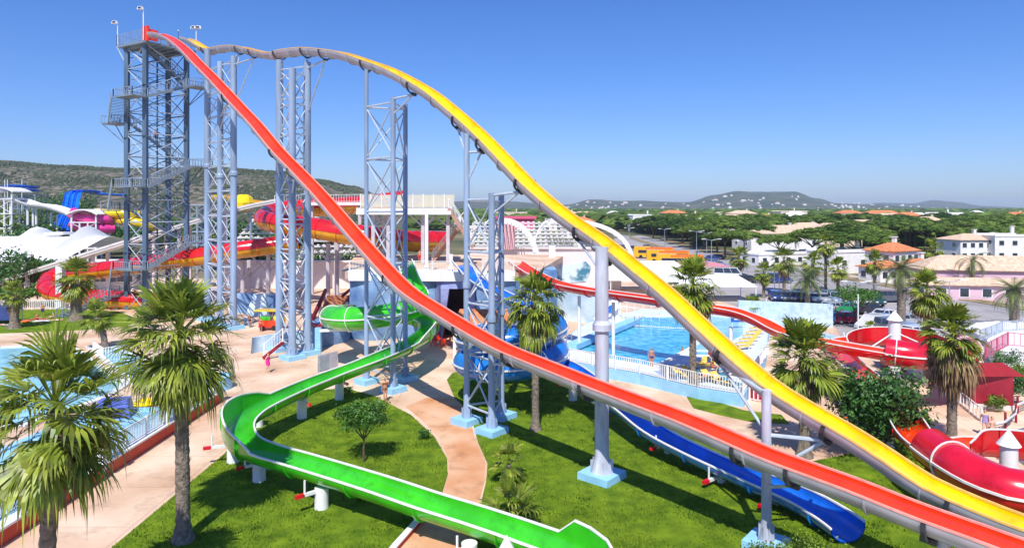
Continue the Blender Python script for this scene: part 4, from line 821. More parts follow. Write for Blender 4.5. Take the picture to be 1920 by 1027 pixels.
for i in range(4):
    b = MB(); p = G(560+i*26, 628+i*4); b.lathe((p.x+1.5, p.y+3, 0), [(.16, 0), (.14, 1.2), (.2, 3.0+i*.3)], 8); one('tube_support', b, m_white, ('white stanchion under the left end of the green loop', 'second white stanchion under the green loop', 'white stanchion under the middle of the green loop', 'white stanchion at the right of the green loop')[i], 'post')
b = MB(); b.beam((*xz(600, 58.5), 3.35), (*xz(705, 58.5), 3.5), .22, .22); b.beam((*xz(655, 58.5), 3.3), (*xz(660, 58), 3.9), .3, .2); one('support_beam', b, m_white, 'white horizontal beam carrying the green loop', 'beam')
# grey board
e = empty('notice_board', G(613, 712), 'grey blank notice board on two posts beside the green slide', 'notice board'); p = G(596, 722); q = G(633, 712)
for c in (p, q): MB().box((c.x, c.y, .9), (.09, .09, 1.8)).build('leg', m_lav, e, 0)
f = MB(); f.beam(V((p.x, p.y, 1.7)), V((q.x, q.y, 1.7)), .07, 1.35); fr_ = f.build('frame', m_lav, e, 0); f = MB(); f.beam(V((p.x, p.y-.05, 1.7))+V((.12, 0, 0)), V((q.x, q.y-.05, 1.7))-V((.12, 0, 0)), .05, 1.15); f.build('panel', mat('grey board face', (.42, .46, .50), .6), fr_, 0)
# ---- start deck on the plateau
D0 = 82; dz = 14.15
e = empty('slide_start_deck', V((*xz(800, D0), PZ)), 'high white deck with pale mesh sides on posts above the plateau', 'deck')
b = MB(); b.prism([xz(668, D0), xz(846, D0), xz(850, D0+9), xz(672, D0+9)], dz-.35, dz); b.build('deck_slab', m_conc, e, 0)
b = MB(); b.beam((*xz(668, D0-.1), dz-.6), (*xz(846, D0-.1), dz-.6), .25, .45); b.build('edge_beam', m_white, e, 0)
for k in range(9):
    u = 686+k*19.6; MB().box((*xz(u, D0), dz+.85), (1.16, .04, 1.5)).build('mesh_panel', m_mesh, e, 0); MB().box((*xz(u-9.8, D0-.03), dz+.85), (.09, .09, 1.75)).build('panel_post', m_white, e, 0)
b = MB(); b.box((*xz(765, D0+9), dz+.85), (11.5, .05, 1.5)); b.build('mesh_panel', m_mesh, e, 0)
for u, d in ((700, D0+1), (728, D0+1), (793, D0+1), (840, D0+1), (720, D0+8), (800, D0+8)):
    x, y = xz(u, d); MB().box((x, y, (PZ+dz)/2-.2), (.42, .42, dz-PZ-.4)).build('post', m_lav, e, 0)
    b = MB(); b.beam((x, y, dz-2.4), (x-2.1, y, dz-.45), .16); b.beam((x, y, dz-2.4), (x+2.1, y, dz-.45), .16); b.build('brace', m_lav, e, 0)
def bigstair(p, q, w, label):
    s = empty('staircase', V(p), label, 'stairs'); p, q = V(p), V(q); b = MB(); n = int(abs(q.z-p.z)/.2)
    hd = V((q.x-p.x, q.y-p.y, 0)).normalized(); sd = V((-hd.y, hd.x, 0))
    for i in range(n): c = p.lerp(q, (i+.5)/n); b.beam(c-sd*w/2, c+sd*w/2, .34, .05)
    b.build('treads', m_brown, s, 0)
    for sg in (-1, 1):
        b = MB(); b.beam(p+sd*sg*w/2-V((0, 0, .15)), q+sd*sg*w/2-V((0, 0, .15)), .1, .4); b.build('stringer', m_brown, s, 0); b = MB(); railing(b, [p+sd*sg*w/2, q+sd*sg*w/2], 1.15, .3, .03, .045); b.build('handrail', m_white, s, 0)
bigstair((*xz(888, D0+1), PZ+2.2), (*xz(843, D0+1), dz), 2.2, 'pinkish stair falling from the right end of the high deck')
bigstair((*xz(812, D0+5), PZ+.1), (*xz(862, D0+5), PZ+4.6), 2.0, 'brown stair rising to the right behind the plateau railing')
b = MB(); b.prism([xz(858, D0+4), xz(895, D0+4), xz(895, D0+7), xz(858, D0+7)], PZ+4.3, PZ+4.6); one('stair_landing', b, m_conc, 'landing slab behind the pale lattice tower', 'landing')
b = MB(); b.prism([xz(515, 112), xz(700, 104), xz(700, 106), xz(515, 114)], 14.6, 15.1)
e = empty('bridge_deck', V((*xz(600, 108), 0)), 'long white walkway beam leading to the high deck', 'walkway'); b.build('walkway_slab', m_white, e, 0)
for u in (540, 585, 630, 675): MB().box((*xz(u, 112-(u-515)*.043+1), 7.3), (.5, .5, 14.6)).build('post', m_lav, e, 0)
b = MB(); railing(b, [V((*xz(515, 112), 15.1)), V((*xz(700, 104), 15.1))], 1.2, .5, .03, .04); b.build('handrail', m_white, e, 0)
# tree-like posts under the raft slides
for i, (u, d, vt, lb) in enumerate(((455, 98, 480, 'lavender post with bracing arms under the raft slide left of the columns'), (503, 98, 470, 'lavender post with arms just left of the tall column trio'), (615, 96.5, 448, 'lavender post with spread arms right of the tall column trio'), (632, 99, 450, 'second lavender post close behind the spread arm post'), (467, 100, 480, 'lavender post doubled behind the left raft post'), (345, 97, 497, 'lavender post under the raft slide behind the stair tower'), (728, 97, 460, 'lavender post under the raft slide behind the slim tower'))):
    x, y = xz(u, d); zt = H-(vt-HV)*d/F-.6; e = empty('raft_slide_post', (x, y, 0), lb, 'post'); MB().tube((x, y, 0), (x, y, zt), .32, 8).build('shaft', m_lav, e, 40)
    for s in (-1, 1): MB().tube((x, y, zt-2.6), (x+s*2.6, y, zt-.1), .12, 6).build('arm', m_lav, e, 40)
# ---- ramp slide at left
rp2 = [P(-40, 546, 110), P(0, 531, 110), P(150, 483, 112), P(300, 436, 114), P(430, 396, 118), P(520, 377, 120)]
rpp = smoothpath(rp2, 3); e = empty('multilane_slide', V((rp2[0].x, rp2[0].y, 0)), 'long pale multilane racing slide ramp rising behind the stair tower', 'water slide')
b = MB(); b.sweep(rpp, [(-3, 0), (3, 0), (3, -.35), (-3, -.35)], closed=True, caps=True); b.build('ramp_bed', mat('pale ramp', (.60, .60, .58), .6, .08, .5), e, 30)
for k in range(5): b = MB(); x = -3+1.5*k; b.sweep(rpp, [(x-.09, 0.003), (x+.09, .003), (x+.09, .35), (x-.09, .35)][::-1], closed=True, caps=True); b.build('lane_divider', m_conc, e, 0)
for i, (u, vb) in enumerate(((57, 0), (84, 0), (200, 0), (285, 0), (360, 0), (440, 0))):
    k = min(range(len(rpp)), key=lambda j: abs(rpp[j].x/rpp[j].y-(u-960)/F)); p = rpp[k]; 
    for sy in (-2, 2): MB().tube((p.x, p.y+sy, 0), (p.x, p.y+sy, p.z-.35), .38 if i == 0 else .28, 10).build('pillar', mat('pinkish white pillar', (.66, .56, .56), .7), e, 40)
# ---- white tents, left
m_tent = mat('white tent fabric', (.84, .84, .84), .75, .03, .2, transl=.1)
e = empty('tent_roof', V((*xz(110, 150), 0)), 'huge white stretched tent roof with two peaks at left', 'tent')
nx, ny = 60, 16; vs = []
for j in range(ny+1):
    for i in range(nx+1):
        u = 8+(214-8)*i/nx; d = 132+36*j/ny; x = (u-960)/F*150; s = j/ny
        z = 3.6+4.3*min(1, s/.42) if s < .5 else 7.9-3.5*(s-.5)*2
        for pu, hh in ((85, 2.6), (176, 2.6)): z += hh*max(0, 1-abs(u-pu)/15-max(0, abs(s-.4)-.02)*2.6)
        vs.append((x, d, z))
b = MB(); b.add(vs, [(j*(nx+1)+i, j*(nx+1)+i+1, (j+1)*(nx+1)+i+1, (j+1)*(nx+1)+i) for j in range(ny) for i in range(nx)]); b.build('roof_fabric', m_tent, e, 50)
b = MB(); b.box((xz(117, 150)[0], 149, 8.6), (4.2, 4, .5)); b.build('roof_vent', m_tent, e, 0)
for u in (10, 45, 80, 115, 150, 185, 212):
    for d in (132.4, 167): MB().tube(((u-960)/F*150, d, 0), ((u-960)/F*150, d, 3.6), .16, 6).build('pole', m_white, e, 40)
house((*xz(215, 118), 0), 0, 10, 6, 4.2, m_wallw, m_wallw, 'low white building with a row of dark windows behind the tower legs', flat=True, wins=7, chim=False, name='service_building', cat='building')
# ---- far left slide park
w1 = smoothpath([P(-40, 372, 205), P(10, 370, 200), P(40, 373, 198), P(62, 381, 196), P(90, 384, 194), P(110, 389, 192), P(135, 398, 190), P(150, 405, 188)], 2)
slide('water_slide', 'water slide', 'white undulating slide far behind the tent at left', w1, 2.2, 1.4, m_white, m_white, m_white, joint=0)
for u, vt in ((20, 372), (62, 385), (68, 385), (96, 392), (52, 384), (107, 396)):
    x, y = xz(u, 196); one('slide_pole', MB().tube((x, y, 0), (x, y, H-(vt-HV)*196/F-1), .3, 6), m_white, 'white pole number %s from left under the far white slide' % {20: 'one', 52: 'two', 62: 'three', 68: 'four', 96: 'five', 107: 'six'}[u], 'pole', 40)
def squig(name, lb, pts, r, m, st=2.5): return slide(name, 'water slide', lb, smoothpath(pts, st), r, r, m, m, m, joint=0, tubes=[(0, len(smoothpath(pts, st))-1)])
squig('tube_slide', 'bright pink tube slide stacked in loops far behind the tent', [P(140, 396, 186), P(136, 405, 184), P(150, 408, 182), P(190, 411, 182), P(204, 413, 184), P(208, 416, 188), P(180, 418, 190), P(145, 419, 190), P(136, 422, 186), P(150, 425, 182), P(190, 428, 182), P(212, 430, 184)], 1.15, m_pink)
squig('tube_slide', 'yellow tube slide beside the pink one behind the tower stairs', [P(182, 398, 188), P(210, 400, 184), P(240, 400, 184), P(262, 404, 188), P(240, 410, 192), P(215, 412, 186), P(250, 416, 184), P(285, 424, 186), P(300, 432, 190)], 1.2, m_yellow)
for k in range(3):
    u = 158-k*9; slide('drop_slide', 'water slide', ('deep blue drop slide nearest the white gazebo', 'middle deep blue drop slide', 'outer deep blue drop slide')[k], smoothpath([P(188-k*4, 358, 226), P(u-6, 357, 222), P(u-14, 372, 219), P(u-18, 392, 214), P(u-28, 412, 207), P(u-36, 434, 200)], 2), .9, .7, m_dblue, m_dblue, m_dblue, joint=0)
def frame_tower(u0, u1, d, zt, label, m, n=3, roof=None, stories=4):
    e = empty('slide_tower', V((*xz((u0+u1)/2, d), 0)), label, 'tower'); x0, x1 = xz(u0, d)[0], xz(u1, d)[0]
    for i in range(n+1):
        for yy in (d, d+6): x = x0+(x1-x0)*i/n; MB().tube((x, yy, 0), (x, yy, zt), .22, 6).build('leg', m, e, 40)
    for s in range(1, stories+1):
        z = zt*s/stories; b = MB(); b.box(((x0+x1)/2, d+3, z-.1), (x1-x0+.6, 6.6, .25)); b.build('floor', m, e, 0)
        b = MB()
        for yy in (d, d+6):
            b.beam((x0, yy, z-zt/stories), (x1, yy, z-.3), .12); b.beam((x1, yy, z-zt/stories), (x0, yy, z-.3), .12)
        b.build('bracing', m, e, 0)
    if roof:
        b = MB(); vs = []; 
        b.sweep([V((x0-1+(x1-x0+2)*i/10, d+3, zt+2.2+1.3*math.sin(PI*i/10))) for i in range(11)], [(-4, 0), (4, 0), (4, -.3), (-4, -.3)], closed=True, caps=True)
        b.build('roof', roof, e, 40)
        for x in (x0, x1): MB().tube((x, d, zt), (x, d, zt+2.4), .22, 6).build('roof_post', m, e, 40)
frame_tower(-20, 22, 195, 17, 'white steel slide tower cut by the left edge', m_white, roof=m_white)
frame_tower(22, 66, 232, 19, 'grey blue slide tower with dark blue slides on top', m_steel, n=4)
frame_tower(134, 180, 180, 10.5, 'white gazebo tower with curved roof over the pink slide', m_white, n=3, roof=m_white, stories=3)
for k, (a, c) in enumerate(((346, 350), (352, 356))):
    slide('raft_slide', 'water slide', ('dark blue slide curving on top of the far left tower', 'second dark blue slide below the top one on the far left tower')[k], smoothpath([P(8, a+3, 236), P(22, a, 232), P(42, a+1, 230), P(60, c-1, 232), P(68, c, 236)], 2), 1.1, .8, m_dblue, m_dblue, m_dblue, joint=0)
slide('drop_slide', 'water slide', 'thin blue slide running level behind the stair tower', smoothpath([P(160, 358, 228), P(190, 362, 226), P(232, 364, 226)], 3), .9, .7, m_dblue, m_dblue, m_dblue, joint=0)
for i, u in enumerate((9, 14, 41)): x, y = xz(u, 230); one('mast', MB().tube((x, y, 12), (x, y, H-(337-HV)*230/F), .14, 5), m_white, ('thin white mast at the far left tower, leftmost', 'thin white mast beside the leftmost one', 'thin white mast right of the two close masts')[i], 'mast')
# orange flume & yellow bowl behind columns
slide('water_slide', 'water slide', 'orange and yellow flume behind the columns at the ramp top', smoothpath([P(395, 366, 140), P(430, 367, 136), P(450, 372, 132), P(480, 377, 128), P(520, 380, 126)], 1), 1.2, 1.0, m_orange, m_yellow, m_yellow, joint=3)
b = MB(); p = P(457, 380, 124); b.lathe((p.x, p.y, p.z-1.6), [(.9, 0), (1.7, .6), (1.9, 1.6), (1.6, 2.6), (.9, 3.1)], 10); one('slide_bowl', b, m_yellow, 'faceted bright yellow slide bowl beside the first column trio', 'slide bowl')
for u in (370, 395, 425, 470): x, y = xz(u, 132); one('flume_post', MB().tube((x, y, 0), (x, y, 14), .2, 6), m_steel, 'steel post under the orange flume, %s' % {370: 'nearest the stair tower', 395: 'second from the stair tower', 425: 'behind the first column trio', 470: 'right of the yellow bowl'}[u], 'post', 40)
frame_tower(355, 385, 150, 15, 'grey green lattice tower behind the stair tower at right', m_steel, n=2, stories=5)
# ---- grandstand and arches behind the plateau
m_stand = mat('white stand roofing', (.70, .70, .70), .7, .1, .4); m_standw = mat('pinkish white wall', (.76, .68, .66), .85, .06, .2)
def standrow(u0, u1, d, z0, z1, rows, label):
    e = empty('grandstand', V((*xz((u0+u1)/2, d), 0)), label, 'grandstand'); x0, x1 = xz(u0, d)[0], xz(u1, d)[0]
    for k in range(rows):
        z = z0+(z1-z0)*k/(rows-1); y = d+k*1.6; b = MB(); b.box(((x0+x1)/2, y, z), (x1-x0, 1.3, .12)); b.build('bench_row', m_stand, e, 0)
        b = MB(); n = int((x1-x0)/1.1); b.box(((x0+x1)/2, y+.3, z+.2), (x1-x0, .1, .1))
        for i in range(n): b.box((x0+(i+.5)*(x1-x0)/n, y+.3, z+.32), (.45, .12, .28))
        b.build('seats', m_conc, e, 0)
    n = int((x1-x0)/6)
    for i in range(n+1): x = x0+(x1-x0)*i/n; b = MB(); b.beam((x, d-.5, z0-.3), (x, d+rows*1.6, z1-.3), .3, .4); b.box((x, d+rows*.8, (z0+z1)/4-.2), (.35, .35, (z0+z1)/2-.4)); b.build('frame', m_lav, e, 0)
standrow(425, 530, 128, 5.8, 11.5, 8, 'stepped white grandstand left behind the raft slides')
standrow(560, 700, 130, 4.5, 9.5, 6, 'stepped white grandstand behind the tall column trio')
standrow(880, 1095, 128, 7.0, 11.0, 7, 'stepped white grandstand behind the white arches')
b = MB(); b.prism([xz(420, 118), xz(700, 118), xz(700, 119), xz(420, 119)], 0, 4.6); b.prism([xz(420, 117.5), xz(700, 117.5), xz(700, 119.4), xz(420, 119.4)], 4.6, 4.9); one('boundary_wall', b, m_standw, 'long pinkish white wall behind the blue low wall and columns', 'wall')
b = MB(); b.prism([xz(880, 116), xz(1165, 116), xz(1165, 117), xz(880, 117)], 0, 7.1); b.prism([xz(880, 115.6), xz(1165, 115.6), xz(1165, 117.4), xz(880, 117.4)], 7.1, 7.35); one('boundary_wall', b, m_standw, 'long white wall under the arches behind the red slide start', 'wall')
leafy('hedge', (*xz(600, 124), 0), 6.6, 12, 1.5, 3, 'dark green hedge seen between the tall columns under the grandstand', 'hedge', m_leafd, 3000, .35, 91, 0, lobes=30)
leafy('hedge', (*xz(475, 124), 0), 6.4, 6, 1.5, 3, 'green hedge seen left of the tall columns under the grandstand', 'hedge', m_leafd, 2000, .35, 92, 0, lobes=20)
for i, (uf, vf, d, lb) in enumerate(((1012, 507, 104, 'white arch rib left, curving down behind the red slide start'), (1095, 480, 120, 'white arch rib in the middle behind the yellow slide'), (1186, 482, 138, 'white arch rib at right standing out over the trees'))):
    foot = P(uf, vf, d); W_ = (uf-(945, 1032, 1060)[i])/F*d; Ht = P(0, 414, d).z; foot.z = 0 if i != 1 else 5; path = [V((foot.x-W_+W_*math.sin(a), d, Ht*max(0, math.cos(a))**.62)) for a in [PI/2*k/14 for k in range(15)]]; path[-1].z = min(foot.z, 1)
    e = empty('arch', (foot.x, d, 0), lb, 'arch'); b = MB(); 
    for p, q in zip(path, path[1:]): b.beam(p, q+(q-p)*.02, .9, .9)
    b.build('rib', m_white, e, 0); b = MB(); lp = [V((foot.x-W_-(W_*.55)*math.sin(a), d+3, Ht*max(0, math.cos(a))**.7)) for a in [PI/2*k/12 for k in range(13)]]
    for p, q in zip(lp, lp[1:]): b.beam(p, q, .3)
    b.build('back_rib', m_white, e, 0); b = MB()
    for k in range(0, 9): p = path[k]; b.beam(p, p+V((-.5, 9, .3)), .14); b.beam(p, path[k+1]+V((-.5, 9, .3)), .1)
    b.build('lattice', m_white, e, 0)
e = empty('mural_wall', V((*xz(1072, 96), 0)), 'white wall painted with a teal breaking wave mural', 'wall')
b = MB(); b.prism([xz(1035, 97), xz(1115, 97), xz(1115, 98), xz(1035, 98)], 0, 7.6); b.build('wall', m_standw, e, 0)
b = MB(); vs = [P(u, v, 96.9) for u, v in ((1038, 531), (1038, 498), (1062, 497), (1080, 494), (1098, 490), (1108, 500), (1106, 512), (1098, 528))]
b.add(vs+[v+V((0, .06, 0)) for v in vs], [tuple(range(8))]+[(i, 8+i, 8+(i+1) % 8, (i+1) % 8) for i in range(8)]); b.build('mural', m_mural, e, 0)
b = MB(); b.box((*xz(1035, 95), 4.4), (.9, .9, 8.8)); one('pillar', b, m_white, 'tall white pillar left of the wave mural', 'pillar')
b = MB(); b.prism([xz(1010, 86), xz(1150, 80), xz(1150, 81), xz(1010, 87)], 0, 4.0); one('pool_wall', b, m_rockl, 'pale blue wall with faint darker stripes behind the wave pool corner', 'wall')
for i, u in enumerate((1082, 1096)): p = V(xz(u, 0.1)); 
b = MB(); b.prism([xz(940, 112), xz(966, 112), xz(966, 113), xz(940, 113)], PZ, PZ+4.2); one('notice_wall', b, mat('pale pink sign board', (.74, .44, .46), .8), 'pale pink sign board on the plateau behind the lattice tower', 'sign')
b = MB(); b.box((*xz(962, 160), 10.5), (10, 5, 2.4)); b.box((*xz(962, 160), 12.0), (11, 6, .6)); one('pink_hut', b, mat('bright pink hut', (.65, .10, .20), .8), 'bright pink hut seen through the left white arch', 'hut')
# ---- marquees right
m_mq = m_tent
def marquee(u, v, w_, d_, h, label, m=None):
    p = G(u, v); e = empty('marquee', (p.x, p.y, 0), label, 'marquee'); b = MB(); x, y = w_/2, d_/2
    b.add([(p.x-x, p.y-y, 2.4), (p.x+x, p.y-y, 2.4), (p.x+x, p.y+y, 2.4), (p.x-x, p.y+y, 2.4), (p.x-x*.6, p.y, h), (p.x+x*.6, p.y, h)], [(0, 1, 5, 4), (1, 2, 5), (2, 3, 4, 5), (3, 0, 4)]); b.build('roof', m or m_mq, e, 0)
    for a in (-1, 1):
        for c in (-1, 1): MB().tube((p.x+a*x*.95, p.y+c*y*.95, 0), (p.x+a*x*.95, p.y+c*y*.95, 2.45), .08, 6).build('pole', m_white, e, 40)
marquee(1215, 546, 15, 11, 5.2, 'big white marquee roof behind the yellow slide near the buses')
marquee(1270, 556, 9, 8, 4.4, 'smaller white marquee roof left of the tall palm')
marquee(1345, 562, 10, 7, 3.9, 'low white canopy between the tall palm and car park')
marquee(1300, 520, 14, 6, 3.2, 'long low white shelter with dusty pink roof strip near the buses', mat('dusty pink roof', (.55, .22, .26), .8))
b = MB(); b.prism([tuple(G(1385, 605).xy), tuple(G(1562, 614).xy), (G(1562, 614).x, G(1562, 614).y+.4), (G(1385, 605).x, G(1385, 605).y+.4)], 0, 2.75); one('tiled_wall', b, mat('pale blue tiles', (.45, .62, .72), .4, .1, 2, col2=(.58, .73, .80)), 'pale blue tiled wall between the red slide and the parked cars', 'wall')
b = MB(); b.prism([tuple(G(u, v).xy) for u, v in ((1400, 612), (1570, 632), (1572, 648), (1540, 640), (1405, 622))], 0, .45); one('planter', b, mat('peach planter', (.62, .40, .30), .85), 'low peach planter wall below the pale blue tiled wall', 'planter')
b = MB(); b.prism([tuple(G(u, v).xy) for u, v in ((1440, 606), (1600, 648), (1610, 655), (1560, 655), (1425, 614))], .46, .6); one('side_channel', b, m_rockl, 'flat pale blue runout channel beside the tiled wall', 'channel')
# ---------------------------------------------------------------- pools
def watermat(name, col, col2, sc):
    m = mat(name, col, .08, .1, sc, spec=.6, col2=col2, world=True, bump=.25, bscale=1.6, detail=8, lo=.4, hi=.62); return m
m_water = watermat('wave pool water', (.02, .36, .58), (.14, .56, .74), 1.3); m_wpale = watermat('shallow pale water', (.26, .60, .74), (.40, .72, .82), .8)
TZ2 = .85
fr_line = [G(1030, 672, TZ2), G(1200, 701, TZ2), G(1309, 727.5, TZ2), G(1394, 741, TZ2)]
deck = fr_line+[G(1436, 668, TZ2), G(1443, 612, TZ2), G(1385, 588, TZ2), G(1206, 578, TZ2), G(1100, 605, TZ2), G(1040, 645, TZ2)]
b = MB(); b.prism([(p.x, p.y) for p in deck], 0, TZ2); struct('pool_terrace', b, m_lblue)
sheet('pool_deck', [V((p.x, p.y)) .lerp(V((sum(q.x for q in deck)/len(deck), sum(q.y for q in deck)/len(deck))), .012) for p in deck], TZ2+.02, m_deck, .018)
def pool(name, pts, z, m, cop=None, w_=.35):
    sheet(name, pts, z+.012, m, .01)
    if cop:
        b = MB(); n = len(pts); c = sum((V((p.x, p.y, 0)) for p in pts), V())/n
        for i in range(n): p, q = pts[i], pts[(i+1) % n]; b.beam(V((p.x, p.y, z+.06)), V((q.x, q.y, z+.06)), w_, .12)
        tag(b.build('pool_coping', cop, None, 0), kind='structure')
wp = [G(1055, 653, TZ2), G(1130, 626, TZ2), G(1207, 594, TZ2), G(1330, 594, TZ2), G(1318, 630, TZ2), G(1292, 655, TZ2), G(1225, 690, TZ2), G(1140, 674.5, TZ2)]
pool('wave_pool_water', wp, TZ2+.02, m_water, m_white, .3)
pool('shallow_pool_water', [G(1335, 594, TZ2), G(1400, 598, TZ2), G(1392, 628, TZ2), G(1345, 655, TZ2), G(1300, 657, TZ2), G(1324, 630, TZ2)], TZ2+.024, m_wpale)
pool('plunge_pool_water', [G(1300, 659, TZ2), G(1335, 660, TZ2), G(1333, 668, TZ2), G(1298, 667, TZ2)], TZ2+.03, m_water, m_white, .15)
sheet('blue_deck_patch', [G(1225, 696, TZ2), G(1300, 690, TZ2), G(1300, 712, TZ2), G(1255, 712, TZ2)], TZ2+.026, mat('bright blue deck paint', (.02, .2, .6), .6), .003)
b = MB(); b.beam(G(1070, 650, TZ2+.4), G(1190, 601, TZ2+.4), 1.2, .5); one('pool_steps', b, m_lblue, 'long pale blue step along the left side of the wave pool', 'steps')
b = MB()
for k in range(34):
    t = k/33; p = G(1165, 609, TZ2+.1).lerp(G(1300, 617, TZ2+.1), t); b.lathe(p, [(.02, -.06), (.09, 0), (.02, .1)], 6)
b.tube(G(1165, 609, TZ2+.11), G(1300, 617, TZ2+.11), .03, 4); one('float_line', b, m_white, 'line of small white floats across the wave pool', 'float line')
fl = [V((p.x, p.y+.15, TZ2+.02)) for p in fr_line]
fence(fl[:3], 1.1, 'white railing along the front of the wave pool terrace', sp=.2, pw_=.06)
fence([fl[2], fl[3]], 1.1, 'white railing at the right corner of the pool terrace by the palm', sp=.2, pw_=.06)
fence([V((fl[3].x+.1, fl[3].y+.3, TZ2)), G(1440, 662, TZ2)], 1.0, 'white railing along the right side of the pool terrace', sp=.3)
fence([G(1405, 742+8), G(1470, 762)], 1.3, 'white and red gate fence right of the pool terrace corner', sp=.3, pw_=.07)
b = MB(); p, q = G(1402, 748), G(1474, 764); b.prism([(p.x, p.y+.25), (q.x, q.y+.25), (q.x, q.y+.45), (p.x, p.y+.45)], 0, 1.45); one('red_board', b, mat('crimson board', (.60, .03, .08), .6), 'crimson board behind the white gate fence', 'board')
# white stair frame / lifeguard platform by the pool
def pipeframe(u0, u1, v, d, label):
    e = empty('pool_stair', V((*xz((u0+u1)/2, d), TZ2)), label, 'frame'); x0, x1 = xz(u0, d)[0], xz(u1, d)[0]
    for i in range(6): x = x0+(x1-x0)*i/5; MB().tube((x, d, TZ2), (x, d, 4.2-.25*i), .045, 6).build('post', m_white, e, 40)
    for k in range(4): b = MB(); b.tube((x0, d, 4.2-k*.8), (x1, d, 3.0-k*.6), .04, 6); b.build('rail', m_white, e, 40)
    b = MB(); b.beam((x0-3, d-.6, TZ2+.2), (x0, d-.6, 4.0), .25, .25); b.build('ramp', m_white, e, 0)
pipeframe(1160, 1236, 0, 79, 'white pipe staircase under the far red slide beside the pool')
e = empty('kiosk', V((*xz(1144, 80), TZ2)), 'small white pool kiosk with a blue sign', 'kiosk'); MB().box((*xz(1144, 81), TZ2+1.2), (2.2, 2, 2.4)).build('wall', m_wallw, e, 0); MB().box((*xz(1142, 79.9), TZ2+1.2), (.6, .06, .9)).build('sign', m_dblue, e, 0); MB().box((*xz(1144, 81), TZ2+2.5), (2.6, 2.4, .16)).build('roof', m_white, e, 0)
e = empty('sign', G(1383, 631), 'small blue sign with white lettering lines by the shallow pool', 'sign'); p = G(1383, 631)
for s in (-.6, .6): MB().tube((p.x+s, p.y, TZ2), (p.x+s, p.y, 2.2), .04, 6).build('post', m_white, e, 0)
pn = MB().box((p.x, p.y-.05, 2.1), (1.5, .05, .95)).build('panel', mat('sign blue', (.02, .10, .42), .5), e, 0); b = MB()
for k, w_ in enumerate((.9, 1.1, .8)): b.box((p.x, p.y-.085, 2.35-k*.22), (w_, .012, .10))
b.build('lettering', m_white, pn, 0)
# left pools
pool('left_pool_water', [G(-80, 668), G(0, 652), G(128, 646), (G(236, 722)), G(200, 745), G(40, 800), G(-80, 800)], .02, m_wpale, m_white, .5)
pool('left_pool_water', [G(165, 650), G(225, 652), G(330, 700), G(318, 735), G(250, 720)], .024, m_wpale, m_white, .5)
pool('kids_pool_water', [p for p in (V((-30, 31)), V((-22.2, 30)), V((-22.2, 47)), V((-29, 46)))], .02, m_wpale, m_lblue, .5)
pool('kids_pool_water', [V((-31, 14)), V((-22.3, 14)), V((-22.3, 28)), V((-31, 29))], .02, m_wpale, m_lblue, .5)
fence([G(175, 655), G(193, 668), G(240, 662)], .8, 'little white picket fence round the leaning palm bed', sp=.22, pw_=.07)
# red wall with white cap and railings along the left path
WX = -21.4; wl = (('front', 8, 34.6), ('back', 34.9, 49))
for nm, y0, y1 in wl:
    e = empty('garden_wall', (WX, y0, 0), 'terracotta wall with white coping beside the path, %s stretch' % ('nearest' if nm == 'front' else 'farther'), 'wall')
    MB().box((WX, (y0+y1)/2, .35), (.4, y1-y0, .7)).build('wall', m_redwall, e, 0); MB().box((WX, (y0+y1)/2, .75), (.6, y1-y0, .1)).build('coping', m_white, e, 0); MB().box((WX-.32, (y0+y1)/2, .66), (.2, y1-y0-.1, .1)).build('blue_band', m_lblue, e, 0)
for i, y in enumerate((34.75, 41.2, 47.6)):
    e = empty('wall_pillar', (WX, y, 0), ('white pillar between the two red wall stretches', 'white pillar in the middle of the farther railing', 'white pillar near the far end of the red wall')[i], 'pillar'); MB().box((WX, y, 1.3), (.36, .36, 2.6)).build('shaft', m_white, e, 0); MB().box((WX, y, 2.65), (.5, .5, .12)).build('cap', m_white, e, 0)
fence([V((WX, 35, .8)), V((WX, 41, .8))], 1.05, 'white railing on the red wall before the middle pillar', sp=.16)
fence([V((WX, 41.4, .8)), V((WX, 47.4, .8))], 1.05, 'white railing on the red wall past the middle pillar', sp=.16)
fence([V((WX-1.6, 20, .02)), V((WX-1.6, 34, .02))], 1.2, 'white railing behind the near stretch of red wall', sp=.18)
fence([G(-60, 581), G(60, 580), G(130, 580), G(225, 576)], 1.3, 'long white picket railing below the lower red raft slide', sp=.28, pw_=.09)
b = MB(); x, y = xz(114, 93.6); b.box((x, y, 3.0), (.9, .9, 6.0)); one('pillar', b, m_white, 'tall white pillar at the picket railing under the raft slide', 'pillar')
b = MB(); b.lathe(G(405, 728), [(1.2, 0), (1.1, .9), (1.2, 1.0)], 14); one('pool_corner_drum', b, m_lblue, 'round blue plinth at the far end of the red wall', 'plinth', 40)
